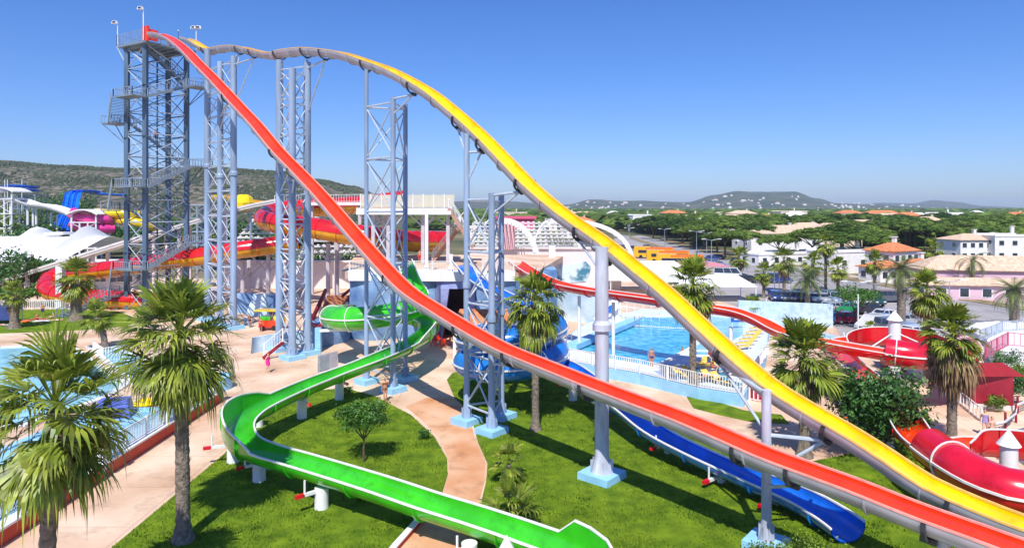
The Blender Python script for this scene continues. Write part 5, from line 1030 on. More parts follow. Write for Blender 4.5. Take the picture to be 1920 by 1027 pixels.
# ---------------------------------------------------------------- vehicles
def carmat(n, c): return mat('car paint '+n, c, .3, .03, 1, coat=1, metal=.1)
m_tyre = mat('tyre', (.02, .02, .02), .9); m_hub = mat('wheel rim', (.45, .45, .47), .35, metal=.6); m_lampw = mat('headlamp', (.8, .8, .8), .1); m_lampr = mat('tail lamp', (.5, .01, .01), .2)
CARK = {'hatch': (4.0, 1.72, .95, 1.47, (-1.95, -1.55, .35, 1.0)), 'sedan': (4.5, 1.76, .95, 1.43, (-1.35, -.85, .45, 1.15)), 'suv': (4.5, 1.85, 1.08, 1.78, (-2.15, -1.9, .6, 1.15)), 'van': (4.4, 1.82, 1.1, 1.85, (-2.15, -2.05, .75, 1.4)), 'minibus': (5.6, 2.0, 1.25, 2.35, (-2.75, -2.65, 1.5, 2.35))}
def car(p, rz, kind, cm, label, cargo=False):
    L, W_, zb, zr, (w0, w1, w2, w3) = CARK[kind]; e = empty('parked_car' if kind not in ('van', 'minibus') else kind, (p.x, p.y, 0), label, 'car' if kind not in ('van', 'minibus') else kind, 'cars parked in the car park', local=True, rz=rz)
    hl = L/2; prof = [(-hl, .35), (-hl+.02, .75), (w0+(-.0), zb), (w3, zb-.02), (hl-.35, zb-.18), (hl-.05, .68), (hl, .35)]; b = MB(); vs = []
    for y, k in ((-W_/2, .0), (-W_/2+.08, .04), (W_/2-.08, .04), (W_/2, .0)):
        for x, z in prof: vs.append((x*(1 if k else .985), y, z+(k if z > .5 else 0)))
    n = len(prof); fs = [(r*n+i, r*n+i+1, (r+1)*n+i+1, (r+1)*n+i)[::-1] for r in range(3) for i in range(n-1)]
    fs += [(r*n+n-1, r*n, (r+1)*n, (r+1)*n+n-1)[::-1] for r in range(3)]+[tuple(range(n)), tuple(range(3*n, 4*n))[::-1]]
    b.add(vs, fs).build('body', cm, e, 25)
    iw = W_/2-.22; bw = W_/2-.06
    def green(s, zz0, zz1):
        f = lambda t: (w0+(w1-w0)*t, w3+(w2-w3)*t, bw+(iw-bw)*t); a = f((zz0-zb)/(zr-zb)); c = f((zz1-zb)/(zr-zb)); g = s
        return [(a[0]-g, -a[2]-g, zz0), (a[1]+g, -a[2]-g, zz0), (a[1]+g, a[2]+g, zz0), (a[0]-g, a[2]+g, zz0), (c[0]-g, -c[2]-g, zz1), (c[1]+g, -c[2]-g, zz1), (c[1]+g, c[2]+g, zz1), (c[0]-g, c[2]+g, zz1)]
    Fq = [(0, 1, 5, 4), (1, 2, 6, 5), (2, 3, 7, 6), (3, 0, 4, 7)]
    MB().add(green(0, zb-.02, zr-.06), Fq).build('windows', m_glass if not cargo else cm, e, 0)
    MB().add(green(.012, zr-.09, zr), Fq+[(4, 5, 6, 7)]).build('roof', cm, e, 0)
    b = MB()                                              # pillars
    A = green(.012, zb-.02, zr-.05)
    for i, j in ((0, 4), (1, 5), (2, 6), (3, 7)): b.beam(A[i], A[j], .09)
    for t in (.38, .68):
        for (i, j, k, l) in ((0, 1, 4, 5), (3, 2, 7, 6)): b.beam(V(A[i]).lerp(V(A[j]), t), V(A[k]).lerp(V(A[l]), t), .07)
    b.build('pillars', cm, e, 0)
    for sx in (-hl+.75, hl-.8):
        for sy in (-1, 1):
            y = sy*(W_/2-.09); w_ = MB().tube((sx, y-.1, .32), (sx, y+.1, .32), .32, 14).build('wheel', m_tyre, e, 40); MB().tube((sx, y+sy*.1, .32), (sx, y+sy*.12, .32), .2, 10).build('rim', m_hub, w_, 0)
    for sy in (-1, 1):
        MB().box((hl-.06, sy*(W_/2-.32), .70), (.16, .36, .16)).build('headlight', m_lampw, e, 0); MB().box((-hl+.03, sy*(W_/2-.2), .82), (.12, .24, .2)).build('tail_light', m_lampr, e, 0)
        MB().box((w3-.15, sy*(W_/2+.08), zb+.08), (.1, .18, .13)).build('mirror', cm, e, 0)
    MB().box((hl-.01, 0, .5), (.06, .7, .14)).build('grille', m_black, e, 0)
    return e
cw = carmat('white', (.75, .75, .75)); cs = carmat('silver', (.45, .47, .5)); cg = carmat('dark grey', (.10, .11, .13)); cb = carmat('dark blue', (.02, .05, .22)); cm_ = carmat('maroon', (.25, .02, .05)); cgr = carmat('green', (.02, .28, .10)); ck = carmat('black', (.02, .02, .03)); cbl = carmat('mid blue', (.05, .18, .45)); cblg = carmat('blue grey', (.25, .32, .45)); cpu = carmat('dull purple', (.12, .06, .12))
row = (('dark blue hatchback at the left end of the front car row', 'hatch', cb), ('dark grey car second in the front car row', 'hatch', cg), ('dull purple car third in the front car row', 'hatch', cpu), ('near black car fourth in the front car row', 'sedan', ck), ('blue grey car left of the date palm trunk', 'hatch', cblg), ('silver car right of the date palm trunk', 'hatch', cs), ('silver blue car with tall roof in the row', 'suv', cblg), ('dark people carrier before the white cars in the row', 'suv', cg), ('first white car in the front row', 'hatch', cw), ('second white car in the front row, half behind the tree', 'hatch', cw), ('dark green car at the right end of the front row', 'suv', carmat('bottle green', (.02, .07, .06))))
for i, (lb, k, m) in enumerate(row):
    p = G(1455+i*17.8, 563+i*.8); car(p, -1.75+.03*i, k, m, lb)
car(G(1669, 566), .05, 'suv', cg, 'grey estate car alone near the road, left of the date palm')
for u, v, rz, k, m, lb in ((1568, 585, .3, 'hatch', cs, 'silver hatchback left of the green car'), (1592, 586, .05, 'sedan', cgr, 'bright green car under the broad tree'), (1632, 588, .2, 'sedan', ck, 'dark car behind the broad tree trunk'), (1567, 606, .3, 'hatch', cbl, 'blue car peeking past the tiled wall'), (1588, 606, .1, 'hatch', cm_, 'maroon hatchback right of the tiled wall'), (1662, 600, .3, 'sedan', cw, 'white saloon behind the white van'), (1640, 619, -2.8, 'van', cw, 'white van with tall white body facing left'), (1672, 622, .2, 'suv', cg, 'dark car in front of the cone topped post'), (1700, 628, .3, 'hatch', cblg, 'blue grey car half hidden by palms'), (1697, 610, .3, 'hatch', cs, 'silver car behind the date palm at right'), (1724, 634, .3, 'hatch', cw, 'white car lowest in the car park by the palms')):
    car(G(u, v), rz, k, m, lb, cargo=(k == 'van'))
car(G(1366, 523), -.35, 'minibus', cw, 'white minibus parked alone left of the bushy palm')
car(G(1364, 523+10), .1, 'hatch', cw, 'white hatchback just below the minibus')
car(G(1404, 530), .1, 'hatch', ck, 'dark car right of the white hatchback')
for u, v, m, lb in ((1335, 488, cb, 'dark blue car far up the car park by the pines'), (1347, 486, cg, 'dark grey car next to the pale cars by the pines'), (1338, 496, cblg, 'light blue grey car by the pines'), (1346, 500, cblg, 'pale blue estate car below the others by the pines'), (1308, 488, cbl, 'blue car beside the right bus'), (1213, 466, cg, 'dark car left above the buses'), (1186, 468, ck, 'black car at the upper end of the car park'), (1165, 466, cg, 'dark car seen between slide and arch')):
    car(G(u, v), .15, 'sedan', m, lb)
car(G(1462, 530), .05, 'van', cb, 'dark blue van on the road behind the flagpoles')
m_busy = mat('bus yellow', (.85, .42, .01), .35, coat=.6); m_buso = mat('bus orange', (.85, .18, .02), .35, coat=.6)
def bus(p, rz, label):
    e = empty('bus', (p.x, p.y, 0), label, 'bus', 'open top buses in the car park', local=True, rz=rz); L = 11
    b = MB(); b.box((0, 0, 1.45), (L, 2.5, 2.2)); b.build('body', m_busy, e, 0); MB().box((-3.2, 0, 2.95), (4.6, 2.5, .8)).build('upper_body', m_busy, e, 0)
    for sy in (-1, 1): MB().box((.4, sy*1.262, 1.95), (9.4, .03, .85)).build('side_windows', m_glass, e, 0); MB().box((1.5, sy*1.24, 2.85), (7.6, .05, .5)).build('top_rail', m_buso, e, 0)
    MB().box((-5.51, 0, 2.3), (.04, 2.1, 1.5)).build('windscreen', m_glass, e, 0)
    for k in range(6): MB().box((-.6+k*.95, 0, 2.75), (.2, 2.1, .6)).build('top_seat', m_buso, e, 0)
    for sx in (-3.6, 3.4):
        for sy in (-1, 1): MB().tube((sx, sy*1.1, .5), (sx, sy*1.28, .5), .5, 14).build('wheel', m_tyre, e, 40)
    return e
bus(G(1226, 484), -.25, 'yellow bus with orange open top, farthest of the three'); bus(G(1252, 492), -.15, 'yellow bus with long dark windows in the middle of the three'); bus(G(1275, 502), -.2, 'yellow and orange bus nearest the tall palm')
# ---- lamps and flagpoles
def lamp(u, v, vt, label, two=True):
    p = G(u, v); h = H-(vt-HV)*p.y/F; e = empty('street_lamp', (p.x, p.y, 0), label, 'street lamp'); MB().tube(p, p+V((0, 0, h)), .11, 6, .06).build('pole', m_steel, e, 0)
    for s in ((-1, 1) if two else (1,)):
        MB().tube(p+V((0, 0, h-.1)), p+V((s*1.5, 0, h+.25)), .05, 5).build('arm', m_steel, e, 0); MB().box(p+V((s*1.9, 0, h+.25)), (1.0, .35, .14)).build('lamp_head', m_white, e, 0)
for a in ((1246, 462, 430, 'double street lamp standing above the buses'), (1325, 480, 437, 'double street lamp before the big round pines'), (1306, 478, 434, 'double street lamp left of the one before the pines'), (1397, 500, 453, 'double street lamp among the pines by the bushy palm'), (1334, 500, 450, 'double street lamp near the pale cars'), (1605, 560, 530, 'double lamp near the car row right end'), (1780, 580, 528, 'street lamp beside the pink building'), (1641, 560, 532, 'lamp between car park and road'), (1180, 450, 428, 'street lamp by the upper road')): lamp(*a)
for i, u in enumerate((1452, 1461, 1483, 1535)):
    p = G(u, 545); h = H-(500-HV)*p.y/F; one('flagpole', MB().tube(p, p+V((0, 0, h)), .07, 6, .04), m_white, 'white flagpole behind the parked row, %s' % ('leftmost of the flagpoles', 'second from left of the flagpoles', 'third from left of the flagpoles', 'rightmost of the flagpoles')[i], 'flagpole', 40)
p = G(1609, 640); one('lamp_post', MB().tube(p, p+V((0, 0, 5)), .06, 6), m_white, 'thin white pole in front of the broad car park tree', 'pole', 40)
# ---- hut, ramps, railings at the right edge
b = MB(); b.prism([tuple(G(u, v).xy) for u, v in ((1850, 668), (1960, 640), (2100, 690), (2100, 720), (1880, 720))], 0, 1.6)
one('ramp_wall', b, m_wallw, 'smooth white ramp wall at the right edge behind the shrubs', 'wall')
b = MB(); b.prism([tuple(G(u, v).xy) for u, v in ((1790, 622), (2000, 606), (2000, 640), (1860, 655))], 0, .9); one('ramp_wall', b, m_wallw, 'long white low wall under the far curved railing', 'wall')
m_pr = mat('rose railing', (.60, .12, .22), .5)
fence([G(1838, 640, .9), G(1880, 622, .9), G(1960, 616, .9), G(2040, 618, .9)], 1.1, 'thin grey curved railing on the far white ramp', sp=.3, m=m_brace)
fence([G(1848, 672, 1.6), G(1890, 648, 1.6), G(1960, 655, 1.6)], 1.2, 'rose red railing on the white ramp wall', sp=.42, m=m_pr, pw_=.04)
e = empty('red_hut', G(1860, 760), 'small dark red wooden hut with bright red roof', 'hut'); p = G(1858, 765)
MB().box((p.x+.3, p.y+.9, 1.35), (2.5, 2.2, 2.1), -.25).build('wall', m_maroon, e, 0); MB().box((p.x+.3, p.y+.9, .15), (2.7, 2.4, .3), -.25).build('plinth', m_conc, e, 0)
b = MB(); b.add([V((p.x+.3, p.y+.9, 0))+V(q) for q in ((-1.7, -1.4, 2.35), (1.7, -1.4, 2.35), (1.7, 1.4, 2.35), (-1.7, 1.4, 2.35), (-1.2, 0, 3.0), (1.2, 0, 3.0))], [(0, 1, 5, 4), (1, 2, 5), (2, 3, 4, 5), (3, 0, 4), (3, 2, 1, 0)]); b.build('roof', mat('dull red roof', (.30, .010, .018), .7), e, 0)
b = MB(); b.prism([tuple(G(u, v).xy) for u, v in ((1705, 690), (1775, 728), (1770, 734), (1700, 697))], 0, 1.5); one('walk_wall', b, m_wallw, 'white low wall under the far red curl', 'wall')
b = MB(); b.box(G(1725, 700)+V((0, 1.5, 1.1)), (4.2, 2, 2.2), -.3); one('red_store', b, m_maroon, 'dark red storage box under the far red curl', 'store')
fence([G(1755, 720), G(1800, 757), G(1840, 790)], .9, 'white rail fence along the right walkway toward the hut', sp=.6, pw_=.05)
for k in range(4):
    b = MB(); pts = [G(u, v, .15+.25*k) for u, v in ((1852, 797), (1885, 790), (1905, 775), (1908, 758), (1940, 745))]
    for p, q in zip(pts, pts[1:]): b.beam(p, q+(q-p)*.02, .05, .13)
    if k == 0: cf = empty('curved_fence', pts[0], 'low curved fence of white boards by the walking couple', 'fence')
    b.build('board', m_white, cf, 0)
b = MB()
for u, v in ((1852, 797), (1885, 790), (1905, 775), (1908, 758), (1940, 745)): b.box(G(u, v, .6), (.1, .1, 1.2))
b.build('posts', m_maroon, cf, 0)
sheet('slatted_deck', [G(1885, 812), G(1960, 790), (G(2060, 850)), G(1960, 900), G(1872, 838)], .03, mat('dark slatted deck', (.16, .14, .17), .8, .2, 3), .028)
b = MB(); b.lathe(G(1652, 640), [(.45, 0), (.5, 1.1), (.38, 1.4), (.1, 1.5)], 14); one('waste_bin', b, m_yellow, 'round topped yellow bin behind the far red curl', 'bin', 50)
# shrubs, dead bush
e = empty('dead_shrub', G(1490, 612), 'bare twiggy shrub before the pale blue tiled wall', 'shrub'); b = MB(); rnd = random.Random(9); p0 = G(1490, 610)
for i in range(26):
    a = rnd.uniform(0, 6.28); el = rnd.uniform(.5, 1.3); L = rnd.uniform(1, 2.0); q = p0+V((math.cos(a)*math.cos(el), math.sin(a)*math.cos(el), math.sin(el)))*L; b.tube(p0, q, .035, 4, .012)
    for k in range(3): m_ = p0.lerp(q, rnd.uniform(.4, .9)); b.tube(m_, m_+V((rnd.uniform(-.5, .5), rnd.uniform(-.5, .5), rnd.uniform(.1, .5))), .015, 3, .006)
b.build('twigs', m_bark, e, 0)
# ---- loungers, tables, parasols, towels
m_sun = mat('sun bed yellow fabric', (.80, .55, .12), .8); m_sunb = mat('sun bed teal fabric', (.03, .20, .28), .8)
def lounger(p, rz, fab, label, group):
    e = empty('sun_lounger', p, label, 'sun lounger', group, local=True, rz=rz)
    MB().box((0, -.25, .32), (.62, 1.35, .06)).build('seat', fab, e, 0); b = MB(); b.add([(-.31, .45, .30), (.31, .45, .30), (.31, 1.0, .72), (-.31, 1.0, .72), (-.31, .45, .36), (.31, .45, .36), (.31, .97, .78), (-.31, .97, .78)], [(0, 3, 2, 1), (4, 5, 6, 7), (0, 1, 5, 4), (2, 3, 7, 6), (1, 2, 6, 5), (3, 0, 4, 7)]); b.build('backrest', fab, e, 0)
    for x in (-.28, .28):
        for y in (-.85, .5): MB().box((x, y, .15), (.05, .05, .3)).build('leg', m_white, e, 0)
lsp = [(1262, 706), (1280, 709), (1298, 708), (1318, 712), (1336, 716), (1354, 720), (1372, 724), (1312, 688), (1330, 690), (1350, 694), (1368, 698), (1386, 702)]
ORD = ('first', 'second', 'third', 'fourth', 'fifth', 'sixth', 'seventh')
gn = 'sun loungers on the pool terrace'
for i, (u, v) in enumerate(lsp): lounger(G(u, v, TZ2+.02), .5 if i < 7 else -.9, m_sun if i % 3 else m_sunb, ('%s sun lounger, %s from left in the %s rank at the pool corner' % ('yellow' if i % 3 else 'dark teal', ORD[i if i < 7 else i-7], 'front' if i < 7 else 'back')), gn)
for i in range(7): lounger(G(1392+i*6, 655-i*7, TZ2+.02), -1.3, m_sun, 'pale yellow sun lounger, %s from near end of the slanting rank by the sign' % ORD[i], 'slanting rank of sun loungers')
def parasol(p, h, r, m, label, closed=False):
    e = empty('parasol', p, label, 'parasol'); MB().tube(p, p+V((0, 0, h)), .04, 6).build('pole', m_white, e, 0)
    if closed: MB().lathe(p, [(.05, h*.35), (.3, h*.45), (.16, h*.9), (.03, h+.1)], 10).build('canopy', m, e, 40)
    else:
        b = MB(); n = 8; z = h-.1; vs = [p+V((0, 0, h+.25))]+[p+V((r*math.cos(2*PI*i/n), r*math.sin(2*PI*i/n), z-.35)) for i in range(n)]; b.add(vs, [(0, 1+i, 1+(i+1) % n) for i in range(n)]); b.build('canopy', m, e, 0)
parasol(G(793, 634), 3.2, 1, m_crim, 'closed red parasol beside the green loop', True); parasol(G(1334, 690, TZ2), 2.6, 1, m_crim, 'closed red parasol on the pool terrace', True)
parasol(G(873, 640), 2.6, 1.9, mat('red white parasol cloth', (.75, .10, .12), .8, .3, 1.2, col2=(.8, .75, .7)), 'open red and white parasol in front of the cave')
parasol(G(850, 633), 2.5, 1.5, m_crim, 'open red parasol at the cave mouth')
e = empty('terrace_roof', V((*xz(905, 64), 0)), 'small orange tiled roof between cave and blue tubes', 'roof'); b = MB(); x, y = xz(905, 64); b.add([(x-2.9, y-1.5, 3.1), (x+2.9, y-1.5, 3.1), (x+2.3, y+1.5, 4.2), (x-2.3, y+1.5, 4.2), (x-2.9, y-1.5, 2.95), (x+2.9, y-1.5, 2.95), (x+2.3, y+1.5, 4.05), (x-2.3, y+1.5, 4.05)], [(0, 1, 2, 3), (0, 4, 5, 1), (3, 2, 6, 7), (4, 7, 6, 5), (0, 3, 7, 4), (1, 5, 6, 2)]); b.build('tiles', m_tile, e, 0)
for sx in (-2.6, 2.6): MB().box((x+sx, y-1.2, 1.5), (.25, .25, 3.0)).build('post', m_white, e, 0)
def cafe(p, label, m):
    e = empty('cafe_set', p, label, 'cafe set'); MB().lathe(p, [(.45, .70), (.45, .75)], 12).build('table_top', m, e, 0); MB().lathe(p, [(.25, 0), (.05, .08), (.05, .7)], 8).build('table_leg', m, e, 0)
def chair_(p, rz, label, m, group):
    e = empty('plastic_chair', p, label, 'chair', group, local=True, rz=rz); MB().box((0, 0, .43), (.45, .45, .05)).build('seat', m, e, 0); MB().box((0, .22, .68), (.45, .05, .42)).build('backrest', m, e, 0)
    for x in (-.2, .2):
        for y in (-.2, .2): MB().box((x, y, .205), (.05, .05, .41)).build('leg', m, e, 0)
tb = ((805, 640), (826, 648), (815, 632))
for i, (u, v) in enumerate(tb):
    p = G(u, v); cafe(p, ('red cafe table left beside the closed parasol', 'red cafe table at the right nearest the speed slide', 'red cafe table at the back')[i], m_red)
    for k in range(4): a = k*PI/2+.4; chair_(p+V((math.cos(a)*.8, math.sin(a)*.8, 0)), a-PI/2, 'red plastic chair on the %s side of the %s red cafe table' % (('right', 'far', 'left', 'near')[k], ('left', 'right', 'rear')[i]), m_red, 'red chairs at the cafe tables')
# toy playground on the square
tp = G(506, 618); e = empty('play_train', tp, 'small colourful ride on play car in red, yellow and green', 'toy ride')
MB().box(tp+V((0, 0, .75)), (2.2, 1.2, .8)).build('body', m_red, e, 0); MB().box(tp+V((1.1, .2, 1.1)), (.9, 1.2, 1.4)).build('cab', m_yellow, e, 0); MB().box(tp+V((-.4, 0, 1.4)), (1.2, 1.0, .4)).build('seat', m_green, e, 0); MB().box(tp+V((0, 0, 2.3)), (3.2, 1.6, .14)).build('canopy', m_yellow, e, 0)
for s in (-1.2, 1.2): MB().tube(tp+V((s, 0, .1)), tp+V((s, 0, 2.3)), .06, 6).build('canopy_pole', m_orange, e, 0)
for sx in (-.7, .7): MB().tube(tp+V((sx, -.65, .3)), tp+V((sx, -.5, .3)), .3, 12).build('wheel', m_black, e, 0)
for i, (u, v) in enumerate(((462, 610), (470, 612))): chair_(G(u, v), .5+i*2, ('pale blue chair on the square by the low blue wall', 'second pale blue chair on the square by the low wall')[i], m_lblue, 'pale blue chairs on the square')
b = MB(); p = G(260, 790); b.box((p.x-2.2, p.y+1, .6), (2.2, 1.4, 1.2), .3, .8); one('pool_toy', b, mat('violet play block', (.12, .16, .55), .6), 'rounded violet play block in the kids pool behind the railing', 'play block')
b = MB(); p = G(285, 775); b.lathe((p.x-1.5, p.y+2, .2), [(.7, -.18), (.95, -.02), (.7, .15), (.5, 0)], 18); one('swim_ring', b, m_yellow, 'yellow swim ring floating in the kids pool', 'swim ring', 50)
for i, (u, v, m, lb) in enumerate(((82, 601, m_white, 'white towel under the lying sunbather'), (70, 598, m_lred, 'red towel on the far left lawn'), (12, 609, m_lblue, 'pale towel left of the thick trunked palm'))): one('towel', MB().box(G(u, v, .065), (2.2, 1.0, .03), .2), m, lb, 'towel')
b = MB(); b.lathe(G(48, 602, .25), [(.3, -.1), (.55, 0), (.3, .15)], 14); one('beach_ball', b, m_orange, 'orange inflatable on the far left lawn', 'inflatable', 50)
e = empty('shade_net', G(5, 606), 'dark blue shade sail cut by the left edge on the lawn', 'shade sail'); p = G(2, 606); b = MB(); b.add([p+V((-3, -1, .5)), p+V((2.2, -1, .6)), p+V((1.5, 1.5, 1.8)), p+V((-3, 1.5, 2.2)), p+V((-3, -1, .45)), p+V((2.2, -1, .55)), p+V((1.5, 1.5, 1.75)), p+V((-3, 1.5, 2.15))], [(0, 1, 2, 3), (7, 6, 5, 4), (0, 4, 5, 1), (1, 5, 6, 2), (2, 6, 7, 3)]); b.build('sail', mat('navy cloth', (.02, .04, .15), .8), e, 0); MB().tube(p+V((1.5, 1.5, 0)), p+V((1.5, 1.5, 1.8)), .05, 6).build('pole', m_white, e, 0)
for i, (u, v) in enumerate(((1062, 652), (1215, 668+12), (1190, 616))):
    b = MB(); p = G(u, v, TZ2); b.tube(p, p+V((0, 0, 1.4)), .04, 5); b.tube(p+V((.5, 0, 0)), p+V((.5, 0, 1.4)), .04, 5)
    for k in range(3): b.tube(p+V((0, 0, .4+.35*k)), p+V((.5, 0, .4+.35*k)), .03, 4)
    one('pool_ladder', b, m_steel, ('steel pool ladder at the left pool corner', 'steel pool ladder at the front pool corner', 'steel pool ladder at the far pool side')[i], 'ladder')
# ---------------------------------------------------------------- people
def skinmat(n, c): return mat('skin '+n, c, .5, .06, 4)
m_sk = (skinmat('tan', (.55, .27, .16)), skinmat('fair', (.68, .40, .28)), skinmat('brown', (.36, .17, .09)))
m_hair = (mat('dark hair', (.025, .015, .01), .5), mat('blond hair', (.50, .34, .13), .5), mat('brown hair', (.09, .045, .02), .5)); m_eye = mat('eye', (.02, .02, .025), .2)
JN = ['pelvis', 'waist', 'chest', 'neck', 'head0', 'head1', 'nose']
def body_mesh(pose):
    """joints of a 1.68 m figure facing -y (towards smaller y), feet at z=0"""
    J = dict(pelvis=((0, 0, .92), .125), waist=((0, 0, 1.06), .105), chest=((0, -.01, 1.25), .125), neck=((0, .01, 1.42), .055), chin=((0, -.015, 1.49), .062), head=((0, -.01, 1.575), .088), crown=((0, .0, 1.645), .055), nose=((0, -.105, 1.55), .012))
    E = [('pelvis', 'waist'), ('waist', 'chest'), ('chest', 'neck'), ('neck', 'chin'), ('chin', 'head'), ('head', 'crown'), ('head', 'nose')]
    for s, t in ((-1, 'L'), (1, 'R')):
        J.update({'hip'+t: ((.085*s, 0, .86), .095), 'knee'+t: ((.10*s, -.01, .48), .058), 'ankle'+t: ((.10*s, .02, .09), .038), 'heel'+t: ((.10*s, .03, .04), .033), 'toe'+t: ((.115*s, -.14, .028), .026),
                  'shoulder'+t: ((.165*s, .0, 1.36), .058), 'elbow'+t: ((.215*s, .02, 1.09), .040), 'wrist'+t: ((.235*s, -.04, .86), .027), 'palm'+t: ((.24*s, -.055, .79), .030)})
        E += [('pelvis', 'hip'+t), ('hip'+t, 'knee'+t), ('knee'+t, 'ankle'+t), ('ankle'+t, 'heel'+t), ('heel'+t, 'toe'+t), ('chest', 'shoulder'+t), ('shoulder'+t, 'elbow'+t), ('elbow'+t, 'wrist'+t), ('wrist'+t, 'palm'+t)]
    for k, p in pose.items():
        if k != 'drop': J[k] = (p, J[k][1])
    for t in 'LR':                                # fingers grow from the palm along the forearm direction
        pw, pp = V(J['wrist'+t][0]), V(J['palm'+t][0]); d = (pp-pw).normalized(); sd = d.cross(V((1, 0, 0))); sd = sd.normalized() if sd.length > .2 else V((0, 1, 0)); cr = d.cross(sd)*(.02 if t == 'L' else -.02)
        for i, (o, ln) in enumerate(((-.026, .066), (-.009, .076), (.009, .072), (.026, .056))):
            a, b_ = 'fa%d' % i+t, 'fb%d' % i+t; J[a] = (tuple(pp+sd*o*1.1+d*(.03+ln*.45)), .0095); J[b_] = (tuple(pp+sd*o*1.2+d*(.03+ln)+cr), .008); E += [('palm'+t, a), (a, b_)]
        J['ta'+t] = (tuple(pw.lerp(pp, .55)-sd*.045+d*.01), .011); J['tb'+t] = (tuple(pw.lerp(pp, .8)-sd*.06+d*.04), .009); E += [('palm'+t, 'ta'+t), ('ta'+t, 'tb'+t)]
    K = list(J); me = bpy.data.meshes.new('tmp'); me.from_pydata([J[k][0] for k in K], [(K.index(a), K.index(b)) for a, b in E], [])
    o = bpy.data.objects.new('tmp', me); COL.objects.link(o); sm = o.modifiers.new('s', 'SKIN'); o.modifiers.new('u', 'SUBSURF').levels = 2
    sm.use_smooth_shade = True; lay = me.skin_vertices[0] if me.skin_vertices else None
    for i, k in enumerate(K): r = J[k][1]; lay.data[i].radius = (r*(1.3 if k in ('pelvis', 'waist', 'chest') else 1), r*(.85 if k in ('pelvis', 'waist', 'chest') else 1)); lay.data[i].use_root = (k == 'pelvis')
    bpy.context.view_layer.update(); ev = o.evaluated_get(bpy.context.evaluated_depsgraph_get()); out = bpy.data.meshes.new_from_object(ev); bpy.data.objects.remove(o); return out, J
POSES = {'stand': {}, 'walk': dict(kneeL=(-.10, -.16, .50), ankleL=(-.10, -.22, .10), heelL=(-.10, -.20, .045), toeL=(-.10, -.37, .04), kneeR=(.10, -.02, .47), ankleR=(.10, .26, .15), heelR=(.10, .30, .10), toeR=(.10, .17, .03), elbowR=(.22, -.05, 1.10), wristR=(.22, -.22, .95), palmR=(.22, -.27, .90), elbowL=(-.22, .10, 1.10), wristL=(-.23, .12, .88), palmL=(-.23, .12, .81)),
         'carry': dict(elbowR=(.26, -.02, 1.12), wristR=(.16, -.22, 1.22), palmR=(.10, -.25, 1.25), kneeL=(-.10, -.10, .49), ankleL=(-.10, -.12, .09), heelL=(-.10, -.10, .04), toeL=(-.10, -.27, .03)),
         'sit': dict(hipL=(-.09, 0, .88), hipR=(.09, 0, .88), kneeL=(-.12, -.40, 1.06), kneeR=(.12, -.40, 1.02), ankleL=(-.11, -.62, .82), heelL=(-.11, -.61, .80), toeL=(-.11, -.77, .80), ankleR=(.13, -.66, .82), heelR=(.13, -.65, .80), toeR=(.13, -.81, .80), elbowL=(-.24, .14, 1.10), wristL=(-.26, .24, .90), palmL=(-.26, .27, .84), elbowR=(.24, .14, 1.10), wristR=(.26, .24, .90), palmR=(.26, .27, .84))}
BM = {k: body_mesh(v) for k, v in POSES.items()}
def person(p, face, pose, sk, hair, clothes, label, scale=1.0, lie=False, longhair=True):
    src, J = BM[pose]; rz = face; e = empty('person', p, label, 'person', None, local=True, rz=rz)
    if lie: e.rotation_euler = (-PI/2, 0, rz)
    if pose == 'sit': e.location.z -= .79*scale
    e.scale = (scale,)*3
    def mk(name, me, m):
        me.materials.clear(); me.materials.append(m); o = bpy.data.objects.new(name, me); COL.objects.link(o); o.parent = e; me.polygons.foreach_set('use_smooth', [True]*len(me.polygons)); return o
    mk('body', src.copy(), sk)
    def cover(name, test, off, m, flare=0):
        bm = bmesh.new(); bm.from_mesh(src); bm.normal_update(); bmesh.ops.delete(bm, geom=[f for f in bm.faces if not test(f.calc_center_median())], context='FACES'); nn = {v: v.normal.copy() for v in bm.verts}
        for v in bm.verts: v.co += nn[v]*(off+flare*max(0, 1.2-v.co.z))
        me = bpy.data.meshes.new(name); bm.to_mesh(me); bm.free()
        if len(me.polygons): mk(name, me, m)
    hz = 1.47 if longhair else 1.56
    cover('hair', lambda c: c.z > hz and (c.y > -.015 or c.z > 1.625) and abs(c.x) < .13, .018, hair)
    for nm, col in clothes:
        if nm == 'dress': cover('dress', lambda c: .62 < c.z < 1.36 and abs(c.x) < .19 and c.y > -.3, .02, col, .09)
        if nm == 'top': cover('swim_top', lambda c: 1.19 < c.z < 1.31 and abs(c.x) < .175, .010, col)
        if nm == 'bottom': cover('swim_bottom', lambda c: .82 < c.z < .97 and abs(c.x) < .19 and abs(c.y) < .2, .012, col)
        if nm == 'suit': cover('swimsuit', lambda c: .82 < c.z < 1.31 and abs(c.x) < .18 and abs(c.y) < .2, .010, col)
        if nm == 'shorts': cover('shorts', lambda c: .55 < c.z < 1.0 and abs(c.x) < .21, .022, col)
        if nm == 'shirt': cover('shirt', lambda c: .93 < c.z < 1.39 and abs(c.x) < .22, .02, col)
        if nm == 'towel': o = MB().box((0.02, .02, .98), (.50, .34, .42), 0, .9).build('towel', col, e, 0)
    for s in (-1, 1): MB().box((.034*s, -.094, 1.585), (.022, .012, .012)).build('eye', m_eye, e, 0)
    return e
cl = lambda n, c: mat('cloth '+n, c, .8, .05, 3)
pk = cl('magenta', (.75, .02, .28)); kp = cl('black', (.02, .02, .02)); kw = cl('white', (.75, .75, .75)); kr = cl('red', (.65, .02, .02)); ko_ = cl('leopard brown', (.22, .10, .04)); kl = cl('lilac', (.35, .28, .55)); kb = cl('navy', (.03, .05, .2)); kbl = cl('sky blue', (.2, .5, .75)); kgn = cl('green', (.05, .3, .1))
person(G(502, 698), 1.4, 'walk', m_sk[1], m_hair[2], [('dress', pk)], 'person in a magenta dress walking past the grey board', 1.0)
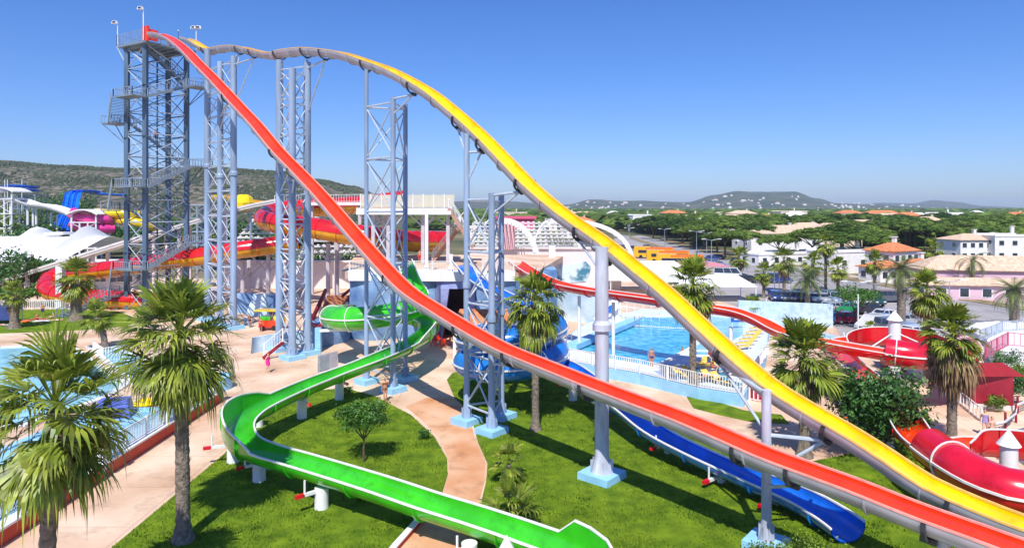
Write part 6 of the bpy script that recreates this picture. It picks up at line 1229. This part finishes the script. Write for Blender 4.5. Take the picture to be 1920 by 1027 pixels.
person(G(722, 752), .5, 'carry', m_sk[0], m_hair[0], [('top', ko_), ('bottom', ko_)], 'person in a brown bikini standing beside the slim tower foot', 1.04)
person(G(1847, 817), -.5, 'walk', m_sk[1], m_hair[1], [('suit', kl)], 'person in a lilac swimsuit walking along the right walkway', 1.0)
person(G(1860, 836), .3, 'walk', m_sk[1], m_hair[0], [('shorts', kb)], 'shirtless person in dark shorts walking at right beside the lilac swimsuit', 1.07, longhair=False)
person(G(489, 622), .3, 'stand', m_sk[0], m_hair[0], [('top', kr), ('shorts', kr)], 'person with red shorts on the peach square by the low blue wall', .98)
person(G(468, 614), .8, 'carry', m_sk[2], m_hair[0], [('bottom', kp)], 'bare chested person near the pale chairs on the peach square', 1.0, longhair=False)
person(G(508, 603), 0, 'stand', m_sk[0], m_hair[0], [('shirt', kp), ('shorts', kb)], 'person in black standing behind the toy ride', 1.0)
person(G(80, 592), .2, 'stand', m_sk[0], m_hair[0], [('shorts', kb)], 'person standing on the far left lawn among sunbathers', 1.0, longhair=False)
person(G(70, 598, .08), 1.2, 'sit', m_sk[0], m_hair[0], [('bottom', kr)], 'person sitting with knees up on the red towel', .95)
person(G(100, 596, .08), -1.2, 'sit', m_sk[1], m_hair[2], [('bottom', kb), ('top', kb)], 'person sitting at the right end of the sunbathing group', .95)
person(G(92, 600, .18), -1.4, 'stand', m_sk[1], m_hair[1], [('bottom', kw)], 'person lying flat on the white towel on the left lawn', 1.0, lie=True)
person(G(12, 609, .18), 1.3, 'stand', m_sk[1], m_hair[2], [('bottom', kb)], 'person lying on the pale towel left of the thick palm', 1.0, lie=True)
person(G(321, 463, 9.0)+V((0, 0, 0)), .6, 'carry', m_sk[1], m_hair[2], [('shorts', kr)], 'person climbing the lower flight of the stair tower', 1.0) if False else None
def at_flight(i, t, a, b, za, zb): q = a.lerp(b, t); return V((q.x, q.y, za+(zb-za)*t+.1))
person(at_flight(0, .45, B+e2*1.0-e1*1.9, Cc-e2*1.5-e1*.5, 5.9, 9.27), PI-.5, 'walk', m_sk[1], m_hair[1], [('shorts', pk), ('shirt', kw)], 'person in white and pink climbing the lowest long stair flight', 1.0)
person(at_flight(0, .8, B+e2*1.0-e1*1.9, Cc-e2*1.5-e1*.5, 5.9, 9.27), PI-.5, 'walk', m_sk[0], m_hair[0], [('shorts', kp), ('shirt', kp)], 'person in black at the top of the lowest stair flight', 1.0, longhair=False)
person(at_flight(0, .55, Cc+e1*1.3-e2*.9, A-e1*1.9+e2*1.0, 20.2, 25.95), .6, 'walk', m_sk[1], m_hair[2], [('shorts', kb), ('shirt', kr)], 'person in red shirt high on the inner stair flight of the tower', 1.05)
person(up(pc+e2*1.6-e1*.5, TZ+.12), .5, 'stand', m_sk[0], m_hair[0], [('shirt', kp), ('shorts', kp)], 'person in black waiting on top of the tower platform', 1.0)
person(up(cr[0]+e2*.9+e1*.9, TZ+.12), .9, 'stand', m_sk[1], m_hair[0], [('shirt', kr), ('shorts', kr)], 'person in red by the red start gate on the tower', 1.0)
person(V((*xz(787, D0+3), PZ)), .2, 'stand', m_sk[0], m_hair[0], [('shorts', kr)], 'person in red shorts behind the plateau railing', 1.0)
person(V((*xz(940, 74), PZ)), .2, 'stand', m_sk[2], m_hair[0], [('shirt', kp), ('shorts', kb)], 'person in black by the pink board on the plateau', 1.0)
person(G(1226, 694, TZ2)+V((0, .9, -.0)), .1, 'stand', m_sk[0], m_hair[0], [('bottom', kb)], 'person standing behind the white railing at the pool corner', 1.0)
person(G(1279, 660, TZ2)+V((0, 0, -1.1)), .8, 'stand', m_sk[2], m_hair[0], [], 'person in the water at the right edge of the wave pool', 1.0, longhair=False)
person(G(1336, 690, TZ2+.36), 1.0, 'sit', m_sk[0], m_hair[0], [('bottom', kr), ('top', kr)], 'person sitting on a lounger in a red bikini under the yellow slide', .95)
person(G(1350, 694, TZ2+.36), 1.2, 'sit', m_sk[1], m_hair[2], [('shorts', kbl)], 'person sitting on a lounger in sky blue shorts', .98, longhair=False)
person(G(1300, 709, TZ2+.5), -1.0, 'stand', m_sk[0], m_hair[0], [('bottom', kp)], 'person lying on a teal lounger behind the palm', 1.0, lie=True)
person(G(1378, 660, TZ2), .3, 'sit', m_sk[0], m_hair[2], [('bottom', kr)], 'person sitting near the slanting rank of yellow loungers', .95)
# ---------------------------------------------------------------- haze
hb = MB(); hb.box((0, 4200, 62), (18400, 9200, 127)); hz_ = hb.build('haze', MATS['white paint'], None, 0); hz_['kind'] = 'stuff'; hz_['label'] = 'thin blue summer haze over the distant hills'
hm = bpy.data.materials.new('haze'); hm.use_nodes = True; t = hm.node_tree; t.nodes.clear(); vo = t.nodes.new('ShaderNodeVolumePrincipled'); vo.inputs['Density'].default_value = 1.15e-4; vo.inputs['Color'].default_value = (.72, .86, 1, 1)
vo.inputs['Anisotropy'].default_value = 0.0
om = t.nodes.new('ShaderNodeOutputMaterial'); t.links.new(vo.outputs[0], om.inputs['Volume']); hz_.data.materials.clear(); hz_.data.materials.append(hm)
S.cycles.volume_bounces = 0
for o in bpy.data.objects:
    if '_local' in o: del o['_local']
